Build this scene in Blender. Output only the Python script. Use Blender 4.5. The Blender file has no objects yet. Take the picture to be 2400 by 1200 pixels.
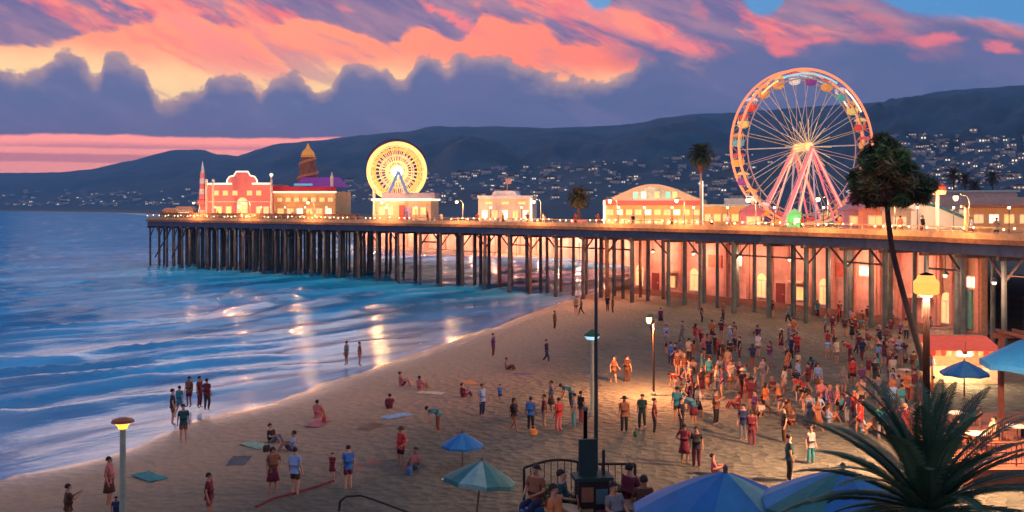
import bpy, bmesh, math, random
from mathutils import Vector, Matrix, noise as mn
R = math.radians
rnd = random.Random(7)
scene = bpy.context.scene
col = scene.collection
F = 2333.0; HOR = 485.0; CH = 12.0          # focal length in photo pixels, horizon row, eye height

# ------------------------------------------------------------------ camera
cam = bpy.data.cameras.new("camera"); camo = bpy.data.objects.new("camera", cam); col.objects.link(camo)
cam.lens = 35.0; cam.sensor_width = 36.0; cam.clip_start = 0.3; cam.clip_end = 30000
camo.location = (0, 0, CH); camo.rotation_euler = (R(90), 0, 0)
cam.shift_y = -(600-HOR)/2400
scene.camera = camo
vs = scene.view_settings
vs.view_transform = 'Standard'; vs.look = 'None'; vs.exposure = 0.35; vs.gamma = 1.0
scene.cycles.max_bounces = 5; scene.cycles.volume_bounces = 0

# ------------------------------------------------------------------ world: dusk sky with lit cloud banks, laid out by compass direction and elevation
w = bpy.data.worlds.new("World"); scene.world = w; w.use_nodes = True
nt = w.node_tree; nt.nodes.clear()
def s2l(c): c = c/255; return c/12.92 if c <= .04045 else ((c+.055)/1.055)**2.4
def RGB(r, g, b): return (s2l(r), s2l(g), s2l(b), 1)
class V:
    def __init__(s, o): s.o = o
    def _b(s, op, a, b=None, c=None): return mth(op, a, b, c)
    def __add__(s, x): return mth('ADD', s, x)
    def __radd__(s, x): return mth('ADD', x, s)
    def __sub__(s, x): return mth('SUBTRACT', s, x)
    def __rsub__(s, x): return mth('SUBTRACT', x, s)
    def __mul__(s, x): return mth('MULTIPLY', s, x)
    def __rmul__(s, x): return mth('MULTIPLY', x, s)
    def __truediv__(s, x): return mth('DIVIDE', s, x)
def put(sock, v):
    if isinstance(v, V): nt.links.new(v.o, sock)
    else: sock.default_value = v
def mth(op, a, b=None, c=None, clamp=False):
    n = nt.nodes.new('ShaderNodeMath'); n.operation = op; n.use_clamp = clamp
    put(n.inputs[0], a)
    if b is not None: put(n.inputs[1], b)
    if c is not None: put(n.inputs[2], c)
    return V(n.outputs[0])
def sstep(a, b, x):
    n = nt.nodes.new('ShaderNodeMapRange'); n.interpolation_type = 'SMOOTHSTEP'
    put(n.inputs[0], x); put(n.inputs[1], a); put(n.inputs[2], b); return V(n.outputs[0])
def cmix(f, a, b):
    n = nt.nodes.new('ShaderNodeMix'); n.data_type = 'RGBA'
    put(n.inputs[0], f); put(n.inputs[6], a); put(n.inputs[7], b); return V(n.outputs[2])
def nz(x, y, sc, det=4, rough=.55, z=0.0, dist=0.0):
    c = nt.nodes.new('ShaderNodeCombineXYZ'); put(c.inputs[0], x); put(c.inputs[1], y); c.inputs[2].default_value = z
    n = nt.nodes.new('ShaderNodeTexNoise'); nt.links.new(c.outputs[0], n.inputs['Vector'])
    n.inputs['Scale'].default_value = sc; n.inputs['Detail'].default_value = det; n.inputs['Roughness'].default_value = rough
    n.inputs['Distortion'].default_value = dist
    return V(n.outputs[0])
AZ0, AZW, ES = -0.62, 1.24, 0.32
def dirof(px, py): a = math.atan((px-1200)/F); return a, (HOR-py)/F*math.cos(a)
def fcurve(pts):
    n = nt.nodes.new('ShaderNodeFloatCurve'); c = n.mapping.curves[0]
    P = [((dirof(*p)[0]-AZ0)/AZW, dirof(*p)[1]/ES) for p in pts]
    while len(c.points) > 2: c.points.remove(c.points[1])
    c.points[0].location = (0, P[0][1]); c.points[1].location = (1, P[-1][1])
    for x, y in P: c.points.new(x, max(0, min(1, y)))
    for p in c.points: p.handle_type = 'AUTO_CLAMPED'
    n.mapping.update(); put(n.inputs[1], azn); return V(n.outputs[0])*ES
tc = nt.nodes.new('ShaderNodeTexCoord'); sp = nt.nodes.new('ShaderNodeSeparateXYZ'); nt.links.new(tc.outputs['Generated'], sp.inputs[0])
dx, dy, dz = V(sp.outputs[0]), V(sp.outputs[1]), V(sp.outputs[2])
az = mth('ARCTAN2', dx, dy)
el = dz/mth('SQRT', dx*dx+dy*dy+0.0001)
azn = mth('MULTIPLY_ADD', az, 1/AZW, -AZ0/AZW, clamp=True)
n_soft = nz(az, el*1.4, 9, 5, .6)-.5
n_fine = nz(az, el*1.6, 30, 4, .6, 3)-.5
# rotated frame for the streaks (they run down to the right)
th = R(24); al = az*math.cos(th)-el*math.sin(th); ac = az*math.sin(th)+el*math.cos(th)
streak = nz(al*0.26, ac, 17, 5, .56, 5, .25)
streak2 = nz(al*0.3, ac, 40, 4, .6, 9, .3)
bil = nt.nodes.new('ShaderNodeTexVoronoi'); bil.feature = 'SMOOTH_F1'; bil.inputs['Scale'].default_value = 34; bil.inputs['Detail'].default_value = 2
bc = nt.nodes.new('ShaderNodeCombineXYZ'); put(bc.inputs[0], az+n_fine*.02); put(bc.inputs[1], el*1.3); nt.links.new(bc.outputs[0], bil.inputs['Vector'])
bilv = V(bil.outputs['Distance'])-.35
n_rag = nz(az, el*1.2, 75, 4, .65, 7)-.5
n_big = nz(az, el*.8, 5, 3, .5, 41)-.5
e1 = el+n_big*.035+n_soft*.022+n_fine*.018+bilv*.012+n_rag*.014
low = fcurve([(-50,170),(0,168),(90,172),(125,140),(160,128),(200,148),(228,168),(245,133),(290,128),(330,142),(352,180),(400,220),(440,205),(478,196),(490,162),(520,156),(585,165),(612,195),(630,158),(680,150),(720,180),(765,196),(800,160),(838,146),(900,160),(938,182),(985,124),(1020,120),(1048,146),(1085,116),(1200,132),(1300,168),(1465,180),(1520,140)])
up = fcurve([(-50,112),(100,104),(250,88),(400,60),(600,82),(750,60),(900,92),(1000,60),(1080,98),(1140,48),(1250,62),(1330,104),(1450,124),(1520,138),(1580,140)])
m_low = sstep(low-.003, low+.003, e1)
m_glow = sstep(low-.020, low+.004, e1)
upn = up+.007+(streak-.5)*.068+(streak2-.5)*.02
m_up = sstep(upn+.004, upn-.004, el)
right_fade = sstep(.150, .085, az+n_soft*.12+(el-.14)*.6)
band = m_low*m_up*right_fade
hb = (el-low)/.045
left_t = sstep(.12, -.25, az)
band_c = cmix(sstep(.119, .158, el+(1-left_t)*.014+n_soft*.03+(streak-.5)*.03), RGB(255,208,146), cmix(left_t, RGB(246,124,100), RGB(252,146,108)))

# lower cloud bank
low_c = cmix(sstep(.055, .10, el+n_soft*.03), cmix(left_t, RGB(78,94,132), RGB(118,102,134)), cmix(left_t, RGB(82,96,132), RGB(98,106,140)))
low_c = cmix(sstep(.3,.62, nz(az*.5, el*1.6, 14, 4, .6, 12))*.35, low_c, RGB(128,112,146))
low_c = cmix(sstep(-.12,.2,bilv+n_fine*.5)*.30, low_c, RGB(78,86,132))
low_c = cmix(sstep(.5,.7,nz(al*.35, ac, 22, 5, .6, 55, .2))*.30, low_c, RGB(132,118,150))
low_c = cmix(m_glow*(1-m_low)*right_fade*.85, low_c, RGB(186,146,138))
# upper cloud: mauve with coral streaks
upper_c = cmix(sstep(.3,.7,streak2), RGB(104,96,136), RGB(160,120,138))
cor = sstep(.53, .62, streak+sstep(.22, .12, el)*.06+left_t*.02)
upper_c = cmix(cor*.92, upper_c, cmix(sstep(.4,.6,streak2), RGB(232,108,108), RGB(252,136,108)))
band_c = cmix(sstep(.50,.66,streak)*.55, band_c, RGB(232,128,128))
band_c = cmix(sstep(.56,.68,nz(al*.22, ac, 30, 5, .6, 17, .3))*.6, band_c, RGB(176,122,138))
c = cmix(band, cmix(sstep(.15, .18, el+n_soft*.03+(streak-.5)*.06), low_c, upper_c), band_c)
above = sstep(low-.001, low+.003, e1)*right_fade*(1-m_up)
c = cmix(above, c, upper_c)
def blob(px, py, rx, ry, ang, soft=.5):
    a0, e0 = dirof(px, py); t = R(ang)
    da = az-a0+n_fine*.05; de = el-e0+n_soft*.03+n_fine*.012+(streak-.5)*.02
    u = (da*math.cos(t)-de*math.sin(t))*(F/rx); v = (da*math.sin(t)+de*math.cos(t))*(F/ry)
    return sstep(1.3, .35, mth('SQRT', u*u+v*v))*sstep(.34, .52, streak2)
for (px, py, rx, ry, ang, k, cc) in [(1615,108,70,26,14,.95,(236,122,118)),(1630,145,60,30,14,.45,(170,125,135)),(1770,60,95,16,38,.85,(228,112,112)),(1850,108,50,24,15,.9,(228,112,114)),
        (1905,96,60,10,0,.85,(222,112,118)),(2010,35,90,16,20,.65,(196,112,118)),(2130,95,110,30,22,.55,(170,105,125)),(2190,92,60,13,5,.85,(222,112,118)),(2345,108,45,12,12,.85,(222,112,118)),
        (1420,50,150,22,24,.55,(205,118,125)),(1640,20,40,20,80,.6,(190,110,125)),(1050,40,130,14,26,.8,(242,118,112)),(300,35,170,11,26,.8,(240,124,112)),(350,95,150,9,24,.7,(242,130,112)),(560,60,170,10,22,.7,(242,126,112))]:
    c = cmix(blob(px, py, rx, ry, ang)*k, c, RGB(*cc))
# clear blue sky above the bank (Sky Texture), top of the frame on the right
sky = nt.nodes.new('ShaderNodeTexSky'); sky.sky_type = 'NISHITA'; sky.sun_disc = False
SUN_EL, SUN_AZ = R(8), math.atan((620-1200)/F)
sky.sun_elevation = SUN_EL; sky.sun_rotation = SUN_AZ
skyv = cmix(.82, V(sky.outputs[0]), RGB(58,130,190))
sc_ = nt.nodes.new('ShaderNodeMix'); sc_.data_type = 'RGBA'; sc_.blend_type = 'MULTIPLY'; sc_.inputs[0].default_value = 1
nt.links.new(sky.outputs[0], sc_.inputs[6]); sc_.inputs[7].default_value = (.05,.05,.055,1)
clear = cmix(.82, V(sc_.outputs[2]), RGB(62,132,190))
blue = fcurve([(-50,-120),(1150,-60),(1340,-20),(1372,6),(1410,30),(1440,-10),(1600,-60),(1710,-30),(1755,20),(1790,42),(1835,10),(1880,-60),(2000,-40),(2060,0),(2150,36),(2280,46),(2400,66),(2480,70)])
c = cmix(sstep(blue-.003, blue+.006, el+n_fine*.012), c, clear)
c = cmix(sstep(.30, .42, el+n_soft*.15), c, cmix(sstep(.45,.6,nz(az, el, 3, 4, .6, 20)), RGB(105,132,168), RGB(158,134,140)))
# pink strip low over the horizon on the left
strip_t = fcurve([(-50,318),(0,317),(250,316),(450,322),(780,322),(1000,318),(2400,318)])
stripe = nz(az*.12, el, 110, 2, .5, 30)
el2 = el+n_fine*.0022+n_soft*.003
def bandy(p0, p1): return sstep(dirof(600,p1)[1]-.0012, dirof(600,p1)[1]+.0012, el2)*sstep(dirof(600,p0)[1]+.0012, dirof(600,p0)[1]-.0012, el2)
pink = cmix(bandy(336,353), RGB(300,176,150), RGB(236,140,140))
pink = cmix(bandy(367,386), pink, RGB(246,142,134))
pink = cmix(sstep(strip_t-.012, strip_t-.004, el), pink, RGB(300,172,148))
c = cmix(sstep(strip_t+.0016, strip_t-.0016, el+n_fine*.006)*sstep(.02, -.12, az), c, pink)
c = cmix(sstep(0.0, -.02, el), c, RGB(90,100,130))
bg = nt.nodes.new('ShaderNodeBackground'); put(bg.inputs[0], c); bg.inputs[1].default_value = 1.2
wo = nt.nodes.new('ShaderNodeOutputWorld'); nt.links.new(bg.outputs[0], wo.inputs[0])

# ------------------------------------------------------------------ sun, low behind the cloud bank
sl = bpy.data.lights.new("sun", 'SUN'); sl.energy = 0.28; sl.angle = R(26); sl.color = (1, .62, .42)
so = bpy.data.objects.new("sun", sl); col.objects.link(so)
sd = Vector((math.sin(SUN_AZ)*math.cos(SUN_EL), math.cos(SUN_AZ)*math.cos(SUN_EL), math.sin(SUN_EL)))
so.rotation_euler = sd.to_track_quat('Z', 'Y').to_euler()

# ------------------------------------------------------------------ helpers
def at(px, py, Y): return Vector(((px-1200)/F*Y, Y, CH-(py-HOR)/F*Y))
def G(px, py): return at(px, py, F*CH/(py-HOR))
def XY(px, Y, z=0.0): return Vector(((px-1200)/F*Y, Y, z))

_m = {}
def M(name, c=None, rough=.7, emit=0, metal=0, var=.18, scale=3.0, ec=None, bump=0.0, spec=.4):
    if name in _m: return _m[name]
    m = bpy.data.materials.new(name); m.use_nodes = True; t = m.node_tree; b = t.nodes['Principled BSDF']
    b.inputs['Roughness'].default_value = rough; b.inputs['Metallic'].default_value = metal
    b.inputs['Specular IOR Level'].default_value = spec
    tcn = t.nodes.new('ShaderNodeTexCoord'); n = t.nodes.new('ShaderNodeTexNoise'); t.links.new(tcn.outputs['Object'], n.inputs['Vector'])
    n.inputs['Scale'].default_value = scale; n.inputs['Detail'].default_value = 5; n.inputs['Roughness'].default_value = .65
    r = t.nodes.new('ShaderNodeValToRGB'); r.color_ramp.elements[0].position = .3; r.color_ramp.elements[1].position = .7
    r.color_ramp.elements[0].color = [x*(1-var) for x in c[:3]]+[1]; r.color_ramp.elements[1].color = [min(1, x*(1+var)) for x in c[:3]]+[1]
    t.links.new(n.outputs[0], r.inputs[0]); t.links.new(r.outputs[0], b.inputs['Base Color'])
    if emit:
        b.inputs['Emission Strength'].default_value = emit; b.inputs['Emission Color'].default_value = list((ec or c)[:3])+[1]
    if bump:
        bp = t.nodes.new('ShaderNodeBump'); bp.inputs['Strength'].default_value = bump; bp.inputs['Distance'].default_value = .05
        t.links.new(n.outputs[0], bp.inputs['Height']); t.links.new(bp.outputs[0], b.inputs['Normal'])
    _m[name] = m; return m

class MB:
    def __init__(s): s.v = []; s.f = []; s.mi = []; s.k = 0
    def add(s, vs, fs):
        o = len(s.v); s.v += [tuple(v) for v in vs]; s.f += [tuple(i+o for i in f) for f in fs]; s.mi += [s.k]*len(fs); return s
    def box(s, c, d, rz=0, rx=0, taper=1.0):
        c = Vector(c); m = Matrix.Rotation(rz, 3, 'Z') @ Matrix.Rotation(rx, 3, 'X'); vs = []
        for z in (-.5, .5):
            k = taper if z > 0 else 1
            for x, y in ((-.5,-.5),(.5,-.5),(.5,.5),(-.5,.5)): vs.append(c+m @ Vector((x*d[0]*k, y*d[1]*k, z*d[2])))
        return s.add(vs, [(0,3,2,1),(4,5,6,7),(0,1,5,4),(1,2,6,5),(2,3,7,6),(3,0,4,7)])
    def cyl(s, a, b, r0, r1=None, n=8, cap=True):
        a = Vector(a); b = Vector(b); r1 = r0 if r1 is None else r1
        d = (b-a).normalized(); u = d.orthogonal().normalized(); w_ = d.cross(u); vs = []
        for p, r in ((a, r0), (b, r1)):
            for i in range(n):
                t = 2*math.pi*i/n; vs.append(p+(u*math.cos(t)+w_*math.sin(t))*r)
        fs = [(i, (i+1) % n, n+(i+1) % n, n+i) for i in range(n)]
        if cap: fs += [tuple(range(n))[::-1], tuple(range(n, 2*n))]
        return s.add(vs, fs)
    def tube(s, pts, r, n=6, closed=False):
        pts = [Vector(p) for p in pts]; L = len(pts); vs = []; rr = r if isinstance(r, (list, tuple)) else [r]*L
        u = None
        for i, p in enumerate(pts):
            a = pts[i-1] if (i or closed) else p; b = pts[(i+1) % L] if (i < L-1 or closed) else p
            d = (b-a).normalized()
            if u is None: u = d.orthogonal().normalized()
            u = (u-d*u.dot(d)).normalized(); w_ = d.cross(u)
            vs += [p+(u*math.cos(2*math.pi*k/n)+w_*math.sin(2*math.pi*k/n))*rr[i] for k in range(n)]
        fs = [(i*n+k, i*n+(k+1) % n, ((i+1) % L)*n+(k+1) % n, ((i+1) % L)*n+k) for i in range(L if closed else L-1) for k in range(n)]
        if not closed: fs += [tuple(range(n))[::-1], tuple(range((L-1)*n, L*n))]
        return s.add(vs, fs)
    def lathe(s, prof, c=(0,0,0), n=16, squash=1.0):
        c = Vector(c); vs = [c+Vector((r*math.cos(2*math.pi*i/n), r*math.sin(2*math.pi*i/n)*squash, z)) for r, z in prof for i in range(n)]
        fs = [(j*n+i, j*n+(i+1) % n, (j+1)*n+(i+1) % n, (j+1)*n+i) for j in range(len(prof)-1) for i in range(n)]
        fs += [tuple(range(n))[::-1], tuple(range((len(prof)-1)*n, len(prof)*n))]
        return s.add(vs, fs)
    def ball(s, c, r, n=10, sz=1.0): return s.lathe([(max(.001, r*math.sin(math.pi*j/6)), -r*sz*math.cos(math.pi*j/6)) for j in range(7)], c, n)
    def prism(s, out, y0, y1):          # outline of (x, z) points, extruded along y
        n = len(out); vs = [(x, y0, z) for x, z in out]+[(x, y1, z) for x, z in out]
        return s.add(vs, [tuple(range(n)), tuple(range(n, 2*n))[::-1]]+[(i, i+n, (i+1) % n+n, (i+1) % n) for i in range(n)])
    def build(s, name, mat, parent=None, smooth=False, loc=None):
        me = bpy.data.meshes.new(name); me.from_pydata(s.v, [], s.f); 
        for m in (mat if isinstance(mat, (list, tuple)) else [mat]): me.materials.append(m)
        if any(s.mi): me.polygons.foreach_set('material_index', s.mi)
        bm = bmesh.new(); bm.from_mesh(me); bmesh.ops.recalc_face_normals(bm, faces=bm.faces); bm.to_mesh(me); bm.free()
        if smooth: me.polygons.foreach_set('use_smooth', [True]*len(me.polygons))
        me.update(); o = bpy.data.objects.new(name, me); col.objects.link(o)
        if parent: o.parent = parent
        if loc is not None: o.location = loc
        return o
def tag(o, label=None, cat=None, group=None, kind=None):
    if label: o['label'] = label
    if cat: o['category'] = cat
    if group: o['group'] = group
    if kind: o['kind'] = kind
    return o
def thing(name, loc, label, cat, rz=0, group=None):
    o = bpy.data.objects.new(name, None); o.empty_display_size = .3; col.objects.link(o); o.location = loc; o.rotation_euler = (0, 0, rz)
    return tag(o, label, cat, group)
def dup(root, loc=None, rz=None, label=None, group=None, scale=None):
    r = root.copy(); col.objects.link(r)
    if loc is not None: r.location = loc
    if rz is not None: r.rotation_euler = (0, 0, rz)
    if label: r['label'] = label
    if group: r['group'] = group
    if scale: r.scale = (scale,)*3
    for ch in list(root.children):
        c_ = ch.copy(); col.objects.link(c_); c_.parent = r
        for g in list(ch.children):
            d = g.copy(); col.objects.link(d); d.parent = c_
    return r
def lamp_light(parent, loc, power, color, radius=.15):
    l = bpy.data.lights.new("lamp_light", 'POINT'); l.energy = power; l.color = color; l.shadow_soft_size = radius
    o = bpy.data.objects.new("lamp_light", l); col.objects.link(o); o.parent = parent; o.location = loc; return o
def down_light(parent, loc, power, color, radius):          # light leaving the open underside of a shade
    l = bpy.data.lights.new("shade_light", 'AREA'); l.shape = 'DISK'; l.size = radius*2; l.energy = power; l.color = color
    o = bpy.data.objects.new("shade_light", l); col.objects.link(o); o.parent = parent; o.location = loc; return o
def fbm(x, y, z=0, o=4): return mn.fractal(Vector((x, y, z)), 1.0, 2.0, o)
# ------------------------------------------------------------------ the shore: sand, sea, hills
shore = [(-75,-90),(-50,-30),(-36,10)]+[tuple(G(*p)[:2]) for p in [(0,1112),(130,1085),(270,1050),(400,1005),(500,975),(600,948),(700,915),(800,885),(900,850),(1000,815),(1100,780),(1200,745),(1300,710),(1360,692),(1430,668),(1480,645),(1510,628),(1500,618),(1400,607),(1200,602),(1000,598),(890,588),(850,562),(760,540),(600,517),(300,499),(0,495),(-600,493.5)]]
poly = shore+[(-9000, 3000), (-9000, -500)]
def in_water(x, y):
    c = False; n = len(poly); j = n-1
    for i in range(n):
        xi, yi = poly[i]; xj, yj = poly[j]
        if (yi > y) != (yj > y) and x < (xj-xi)*(y-yi)/(yj-yi)+xi: c = not c
        j = i
    return c
def sdist(x, y):                      # + inland, - at sea
    d = 1e18
    for i in range(len(shore)-1):
        ax, ay = shore[i]; bx, by = shore[i+1]; ux, uy = bx-ax, by-ay; L = ux*ux+uy*uy
        t = max(0, min(1, ((x-ax)*ux+(y-ay)*uy)/L)); ex, ey = x-ax-t*ux, y-ay-t*uy; q = ex*ex+ey*ey
        if q < d: d = q
    d = math.sqrt(d); return -d if in_water(x, y) else d
def sheet(name, ys, fxs, zf, mat, clip=None):
    vs = []; sh = []
    nx = len(fxs)
    for y in ys:
        for f in fxs:
            x = f*(y+25) ; d = sdist(x, y); d += 1.2*fbm(x*.12, y*.12)*min(1, 60/max(60, y)) ; vs.append((x, y, zf(x, y, d))); sh.append(d)
    fs = []
    for j in range(len(ys)-1):
        for i in range(nx-1):
            q = (j*nx+i, j*nx+i+1, (j+1)*nx+i+1, (j+1)*nx+i)
            if clip and not any(clip(sh[k]) for k in q): continue
            fs.append(q)
    me = bpy.data.meshes.new(name); me.from_pydata(vs, [], fs)
    a = me.attributes.new('shore', 'FLOAT', 'POINT'); a.data.foreach_set('value', sh)
    me.materials.append(mat); me.polygons.foreach_set('use_smooth', [True]*len(fs)); me.update()
    o = bpy.data.objects.new(name, me); col.objects.link(o); return tag(o, kind='structure')
def nodes(m): m.use_nodes = True; return m.node_tree, m.node_tree.nodes, m.node_tree.links, m.node_tree.nodes['Principled BSDF']
# sand
ms = bpy.data.materials.new('sand'); t, N, L, b = nodes(ms)
tcs = N.new('ShaderNodeTexCoord'); n1 = N.new('ShaderNodeTexNoise'); n1.inputs['Scale'].default_value = .09; n1.inputs['Detail'].default_value = 6; n1.inputs['Roughness'].default_value = .6
mp = N.new('ShaderNodeMapping'); mp.inputs['Rotation'].default_value = (0, 0, R(-20)); mp.inputs['Scale'].default_value = (2.2, .8, 1)
L.new(tcs.outputs['Object'], mp.inputs[0]); L.new(mp.outputs[0], n1.inputs['Vector'])
n2 = N.new('ShaderNodeTexNoise'); n2.inputs['Scale'].default_value = 1.6; n2.inputs['Detail'].default_value = 8; n2.inputs['Roughness'].default_value = .7; L.new(tcs.outputs['Object'], n2.inputs['Vector'])
vo = N.new('ShaderNodeTexVoronoi'); vo.inputs['Scale'].default_value = 1.9; L.new(tcs.outputs['Object'], vo.inputs['Vector'])
r1 = N.new('ShaderNodeValToRGB'); r1.color_ramp.elements[0].position = .35; r1.color_ramp.elements[1].position = .68
r1.color_ramp.elements[0].color = (.095,.110,.090,1); r1.color_ramp.elements[1].color = (.160,.175,.140,1); L.new(n1.outputs[0], r1.inputs[0])
mx = N.new('ShaderNodeMix'); mx.data_type = 'RGBA'; mx.blend_type = 'MULTIPLY'; mx.inputs[0].default_value = .55
r2 = N.new('ShaderNodeValToRGB'); r2.color_ramp.elements[0].position = .3; r2.color_ramp.elements[0].color = (.36,.34,.33,1); r2.color_ramp.elements[1].position = .65
L.new(n2.outputs[0], r2.inputs[0]); L.new(r1.outputs[0], mx.inputs[6]); L.new(r2.outputs[0], mx.inputs[7])
at_ = N.new('ShaderNodeAttribute'); at_.attribute_name = 'shore'
wet = N.new('ShaderNodeMapRange'); wet.inputs[1].default_value = 4.0; wet.inputs[2].default_value = .3; L.new(at_.outputs['Fac'], wet.inputs[0])
mw = N.new('ShaderNodeMix'); mw.data_type = 'RGBA'; mw.inputs[7].default_value = (.34,.23,.16,1)
lit_strip = N.new('ShaderNodeMapRange'); lit_strip.inputs[1].default_value = 15.0; lit_strip.inputs[2].default_value = 5.0; L.new(at_.outputs['Fac'], lit_strip.inputs[0])
dn = N.new('ShaderNodeMath'); dn.operation = 'MULTIPLY'; dn.inputs[1].default_value = .95; L.new(lit_strip.outputs[0], dn.inputs[0])
md = N.new('ShaderNodeMix'); md.data_type = 'RGBA'; md.inputs[7].default_value = (.60,.40,.25,1); L.new(dn.outputs[0], md.inputs[0]); L.new(mx.outputs[2], md.inputs[6])  # warm tan strip: orange light reflected near the waterline, painted into the colour
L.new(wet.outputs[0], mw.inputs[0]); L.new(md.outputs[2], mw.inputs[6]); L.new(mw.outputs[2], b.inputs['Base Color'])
rw = N.new('ShaderNodeMapRange'); rw.inputs[3].default_value = .9; rw.inputs[4].default_value = .16; L.new(wet.outputs[0], rw.inputs[0]); L.new(rw.outputs[0], b.inputs['Roughness'])
bp = N.new('ShaderNodeBump'); bp.inputs['Distance'].default_value = .45; bs = N.new('ShaderNodeMapRange'); bs.inputs[3].default_value = 1.0; bs.inputs[4].default_value = .04; L.new(wet.outputs[0], bs.inputs[0]); L.new(bs.outputs[0], bp.inputs['Strength'])
ad = N.new('ShaderNodeMath'); ad.operation = 'MULTIPLY_ADD'; ad.inputs[1].default_value = .9; L.new(vo.outputs['Distance'], ad.inputs[0]); L.new(n2.outputs[0], ad.inputs[2]); L.new(ad.outputs[0], bp.inputs['Height']); L.new(bp.outputs[0], b.inputs['Normal'])
b.inputs['Specular IOR Level'].default_value = .35
ys = [-60, -20, 8, 16]+[20*1.022**i for i in range(150)]+[20*1.022**150*1.09**i for i in range(1, 26)]
fxs = [-1.5+3.0*i/150 for i in range(151)]
def sand_z(x, y, d):
    if d < 0: return max(-1.5, d*.09)
    return min(.25, d*.03)+.05*fbm(x*.25, y*.25, 4)*min(1, d/6)+min(1.5, max(0, d-60)*.01)
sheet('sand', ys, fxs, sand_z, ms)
# sea
mwt = bpy.data.materials.new('sea_water'); t, N, L, b = nodes(mwt)
b.inputs['Roughness'].default_value = .10; b.inputs['IOR'].default_value = 1.24; b.inputs['Specular IOR Level'].default_value = .32
tcs = N.new('ShaderNodeTexCoord'); mp = N.new('ShaderNodeMapping'); mp.inputs['Rotation'].default_value = (0, 0, R(36)); L.new(tcs.outputs['Object'], mp.inputs[0])
mp2 = N.new('ShaderNodeMapping'); mp2.inputs['Scale'].default_value = (1, .22, 1); L.new(mp.outputs[0], mp2.inputs[0])
n1 = N.new('ShaderNodeTexNoise'); n1.inputs['Scale'].default_value = .5; n1.inputs['Detail'].default_value = 6; n1.inputs['Roughness'].default_value = .62; L.new(mp2.outputs[0], n1.inputs['Vector'])
n3 = N.new('ShaderNodeTexNoise'); n3.inputs['Scale'].default_value = .2; n3.inputs['Detail'].default_value = 5; L.new(mp2.outputs[0], n3.inputs['Vector'])
cr = N.new('ShaderNodeValToRGB'); cr.color_ramp.elements[0].position = .35; cr.color_ramp.elements[0].color = (.002,.17,.38,1); cr.color_ramp.elements[1].position = .7; cr.color_ramp.elements[1].color = (.04,.46,.80,1); L.new(n3.outputs[0], cr.inputs[0])
at_ = N.new('ShaderNodeAttribute'); at_.attribute_name = 'shore'
sh = N.new('ShaderNodeMapRange'); sh.inputs[1].default_value = -14; sh.inputs[2].default_value = 0; L.new(at_.outputs['Fac'], sh.inputs[0])
shm = N.new('ShaderNodeMix'); shm.data_type = 'RGBA'; shm.inputs[7].default_value = (.13,.25,.42,1); L.new(sh.outputs[0], shm.inputs[0]); L.new(cr.outputs[0], shm.inputs[6])
fo = N.new('ShaderNodeAttribute'); fo.attribute_name = 'foam'
fn = N.new('ShaderNodeMath'); fn.operation = 'MULTIPLY'; L.new(fo.outputs['Fac'], fn.inputs[0])
fr = N.new('ShaderNodeMapRange'); fr.inputs[1].default_value = .42; fr.inputs[2].default_value = .62; L.new(n1.outputs[0], fr.inputs[0]); L.new(fr.outputs[0], fn.inputs[1])
fm = N.new('ShaderNodeMix'); fm.data_type = 'RGBA'; fm.inputs[7].default_value = (.52,.60,.74,1); L.new(fn.outputs[0], fm.inputs[0]); L.new(shm.outputs[2], fm.inputs[6]); L.new(fm.outputs[2], b.inputs['Base Color'])
frr = N.new('ShaderNodeMapRange'); frr.inputs[3].default_value = .10; frr.inputs[4].default_value = .8; L.new(fn.outputs[0], frr.inputs[0]); L.new(frr.outputs[0], b.inputs['Roughness'])
bp = N.new('ShaderNodeBump'); bp.inputs['Strength'].default_value = .4; bp.inputs['Distance'].default_value = .25; L.new(n1.outputs[0], bp.inputs['Height'])
n4 = N.new('ShaderNodeTexNoise'); n4.inputs['Scale'].default_value = 2.6; n4.inputs['Detail'].default_value = 3; L.new(mp2.outputs[0], n4.inputs['Vector'])
bp2 = N.new('ShaderNodeBump'); bp2.inputs['Strength'].default_value = .3; bp2.inputs['Distance'].default_value = .06; L.new(n4.outputs[0], bp2.inputs['Height']); L.new(bp.outputs[0], bp2.inputs['Normal']); L.new(bp2.outputs[0], b.inputs['Normal'])
# water body colour as a diffuse layer, sky mirrored in a clear layer on top that stays below full strength (chopped water)
dif = N.new('ShaderNodeBsdfDiffuse'); glo = N.new('ShaderNodeBsdfGlossy'); frs = N.new('ShaderNodeFresnel'); mxs = N.new('ShaderNodeMixShader'); frs.inputs['IOR'].default_value = 1.33
L.new(fm.outputs[2], dif.inputs['Color']); L.new(bp2.outputs[0], dif.inputs['Normal']); L.new(bp2.outputs[0], glo.inputs['Normal']); L.new(bp2.outputs[0], frs.inputs['Normal'])
glo.inputs['Roughness'].default_value = .13; glo.inputs['Color'].default_value = (.66,.80,.95,1)
kf = N.new('ShaderNodeMath'); kf.operation = 'MULTIPLY'; kf.inputs[1].default_value = 1.0; kf.use_clamp = True; L.new(frs.outputs[0], kf.inputs[0])
km = N.new('ShaderNodeMath'); km.operation = 'MINIMUM'; L.new(kf.outputs[0], km.inputs[0])
cs = N.new('ShaderNodeMapRange'); cs.interpolation_type = 'SMOOTHSTEP'; cs.inputs[1].default_value = -46; cs.inputs[2].default_value = -12; L.new(at_.outputs['Fac'], cs.inputs[0])
n5 = N.new('ShaderNodeTexNoise'); n5.inputs['Scale'].default_value = .11; n5.inputs['Detail'].default_value = 4; L.new(mp2.outputs[0], n5.inputs['Vector'])
cp_ = N.new('ShaderNodeMapRange'); cp_.inputs[1].default_value = .44; cp_.inputs[2].default_value = .58; cp_.inputs[3].default_value = .12; cp_.inputs[4].default_value = .62; L.new(n5.outputs[0], cp_.inputs[0])
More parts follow.
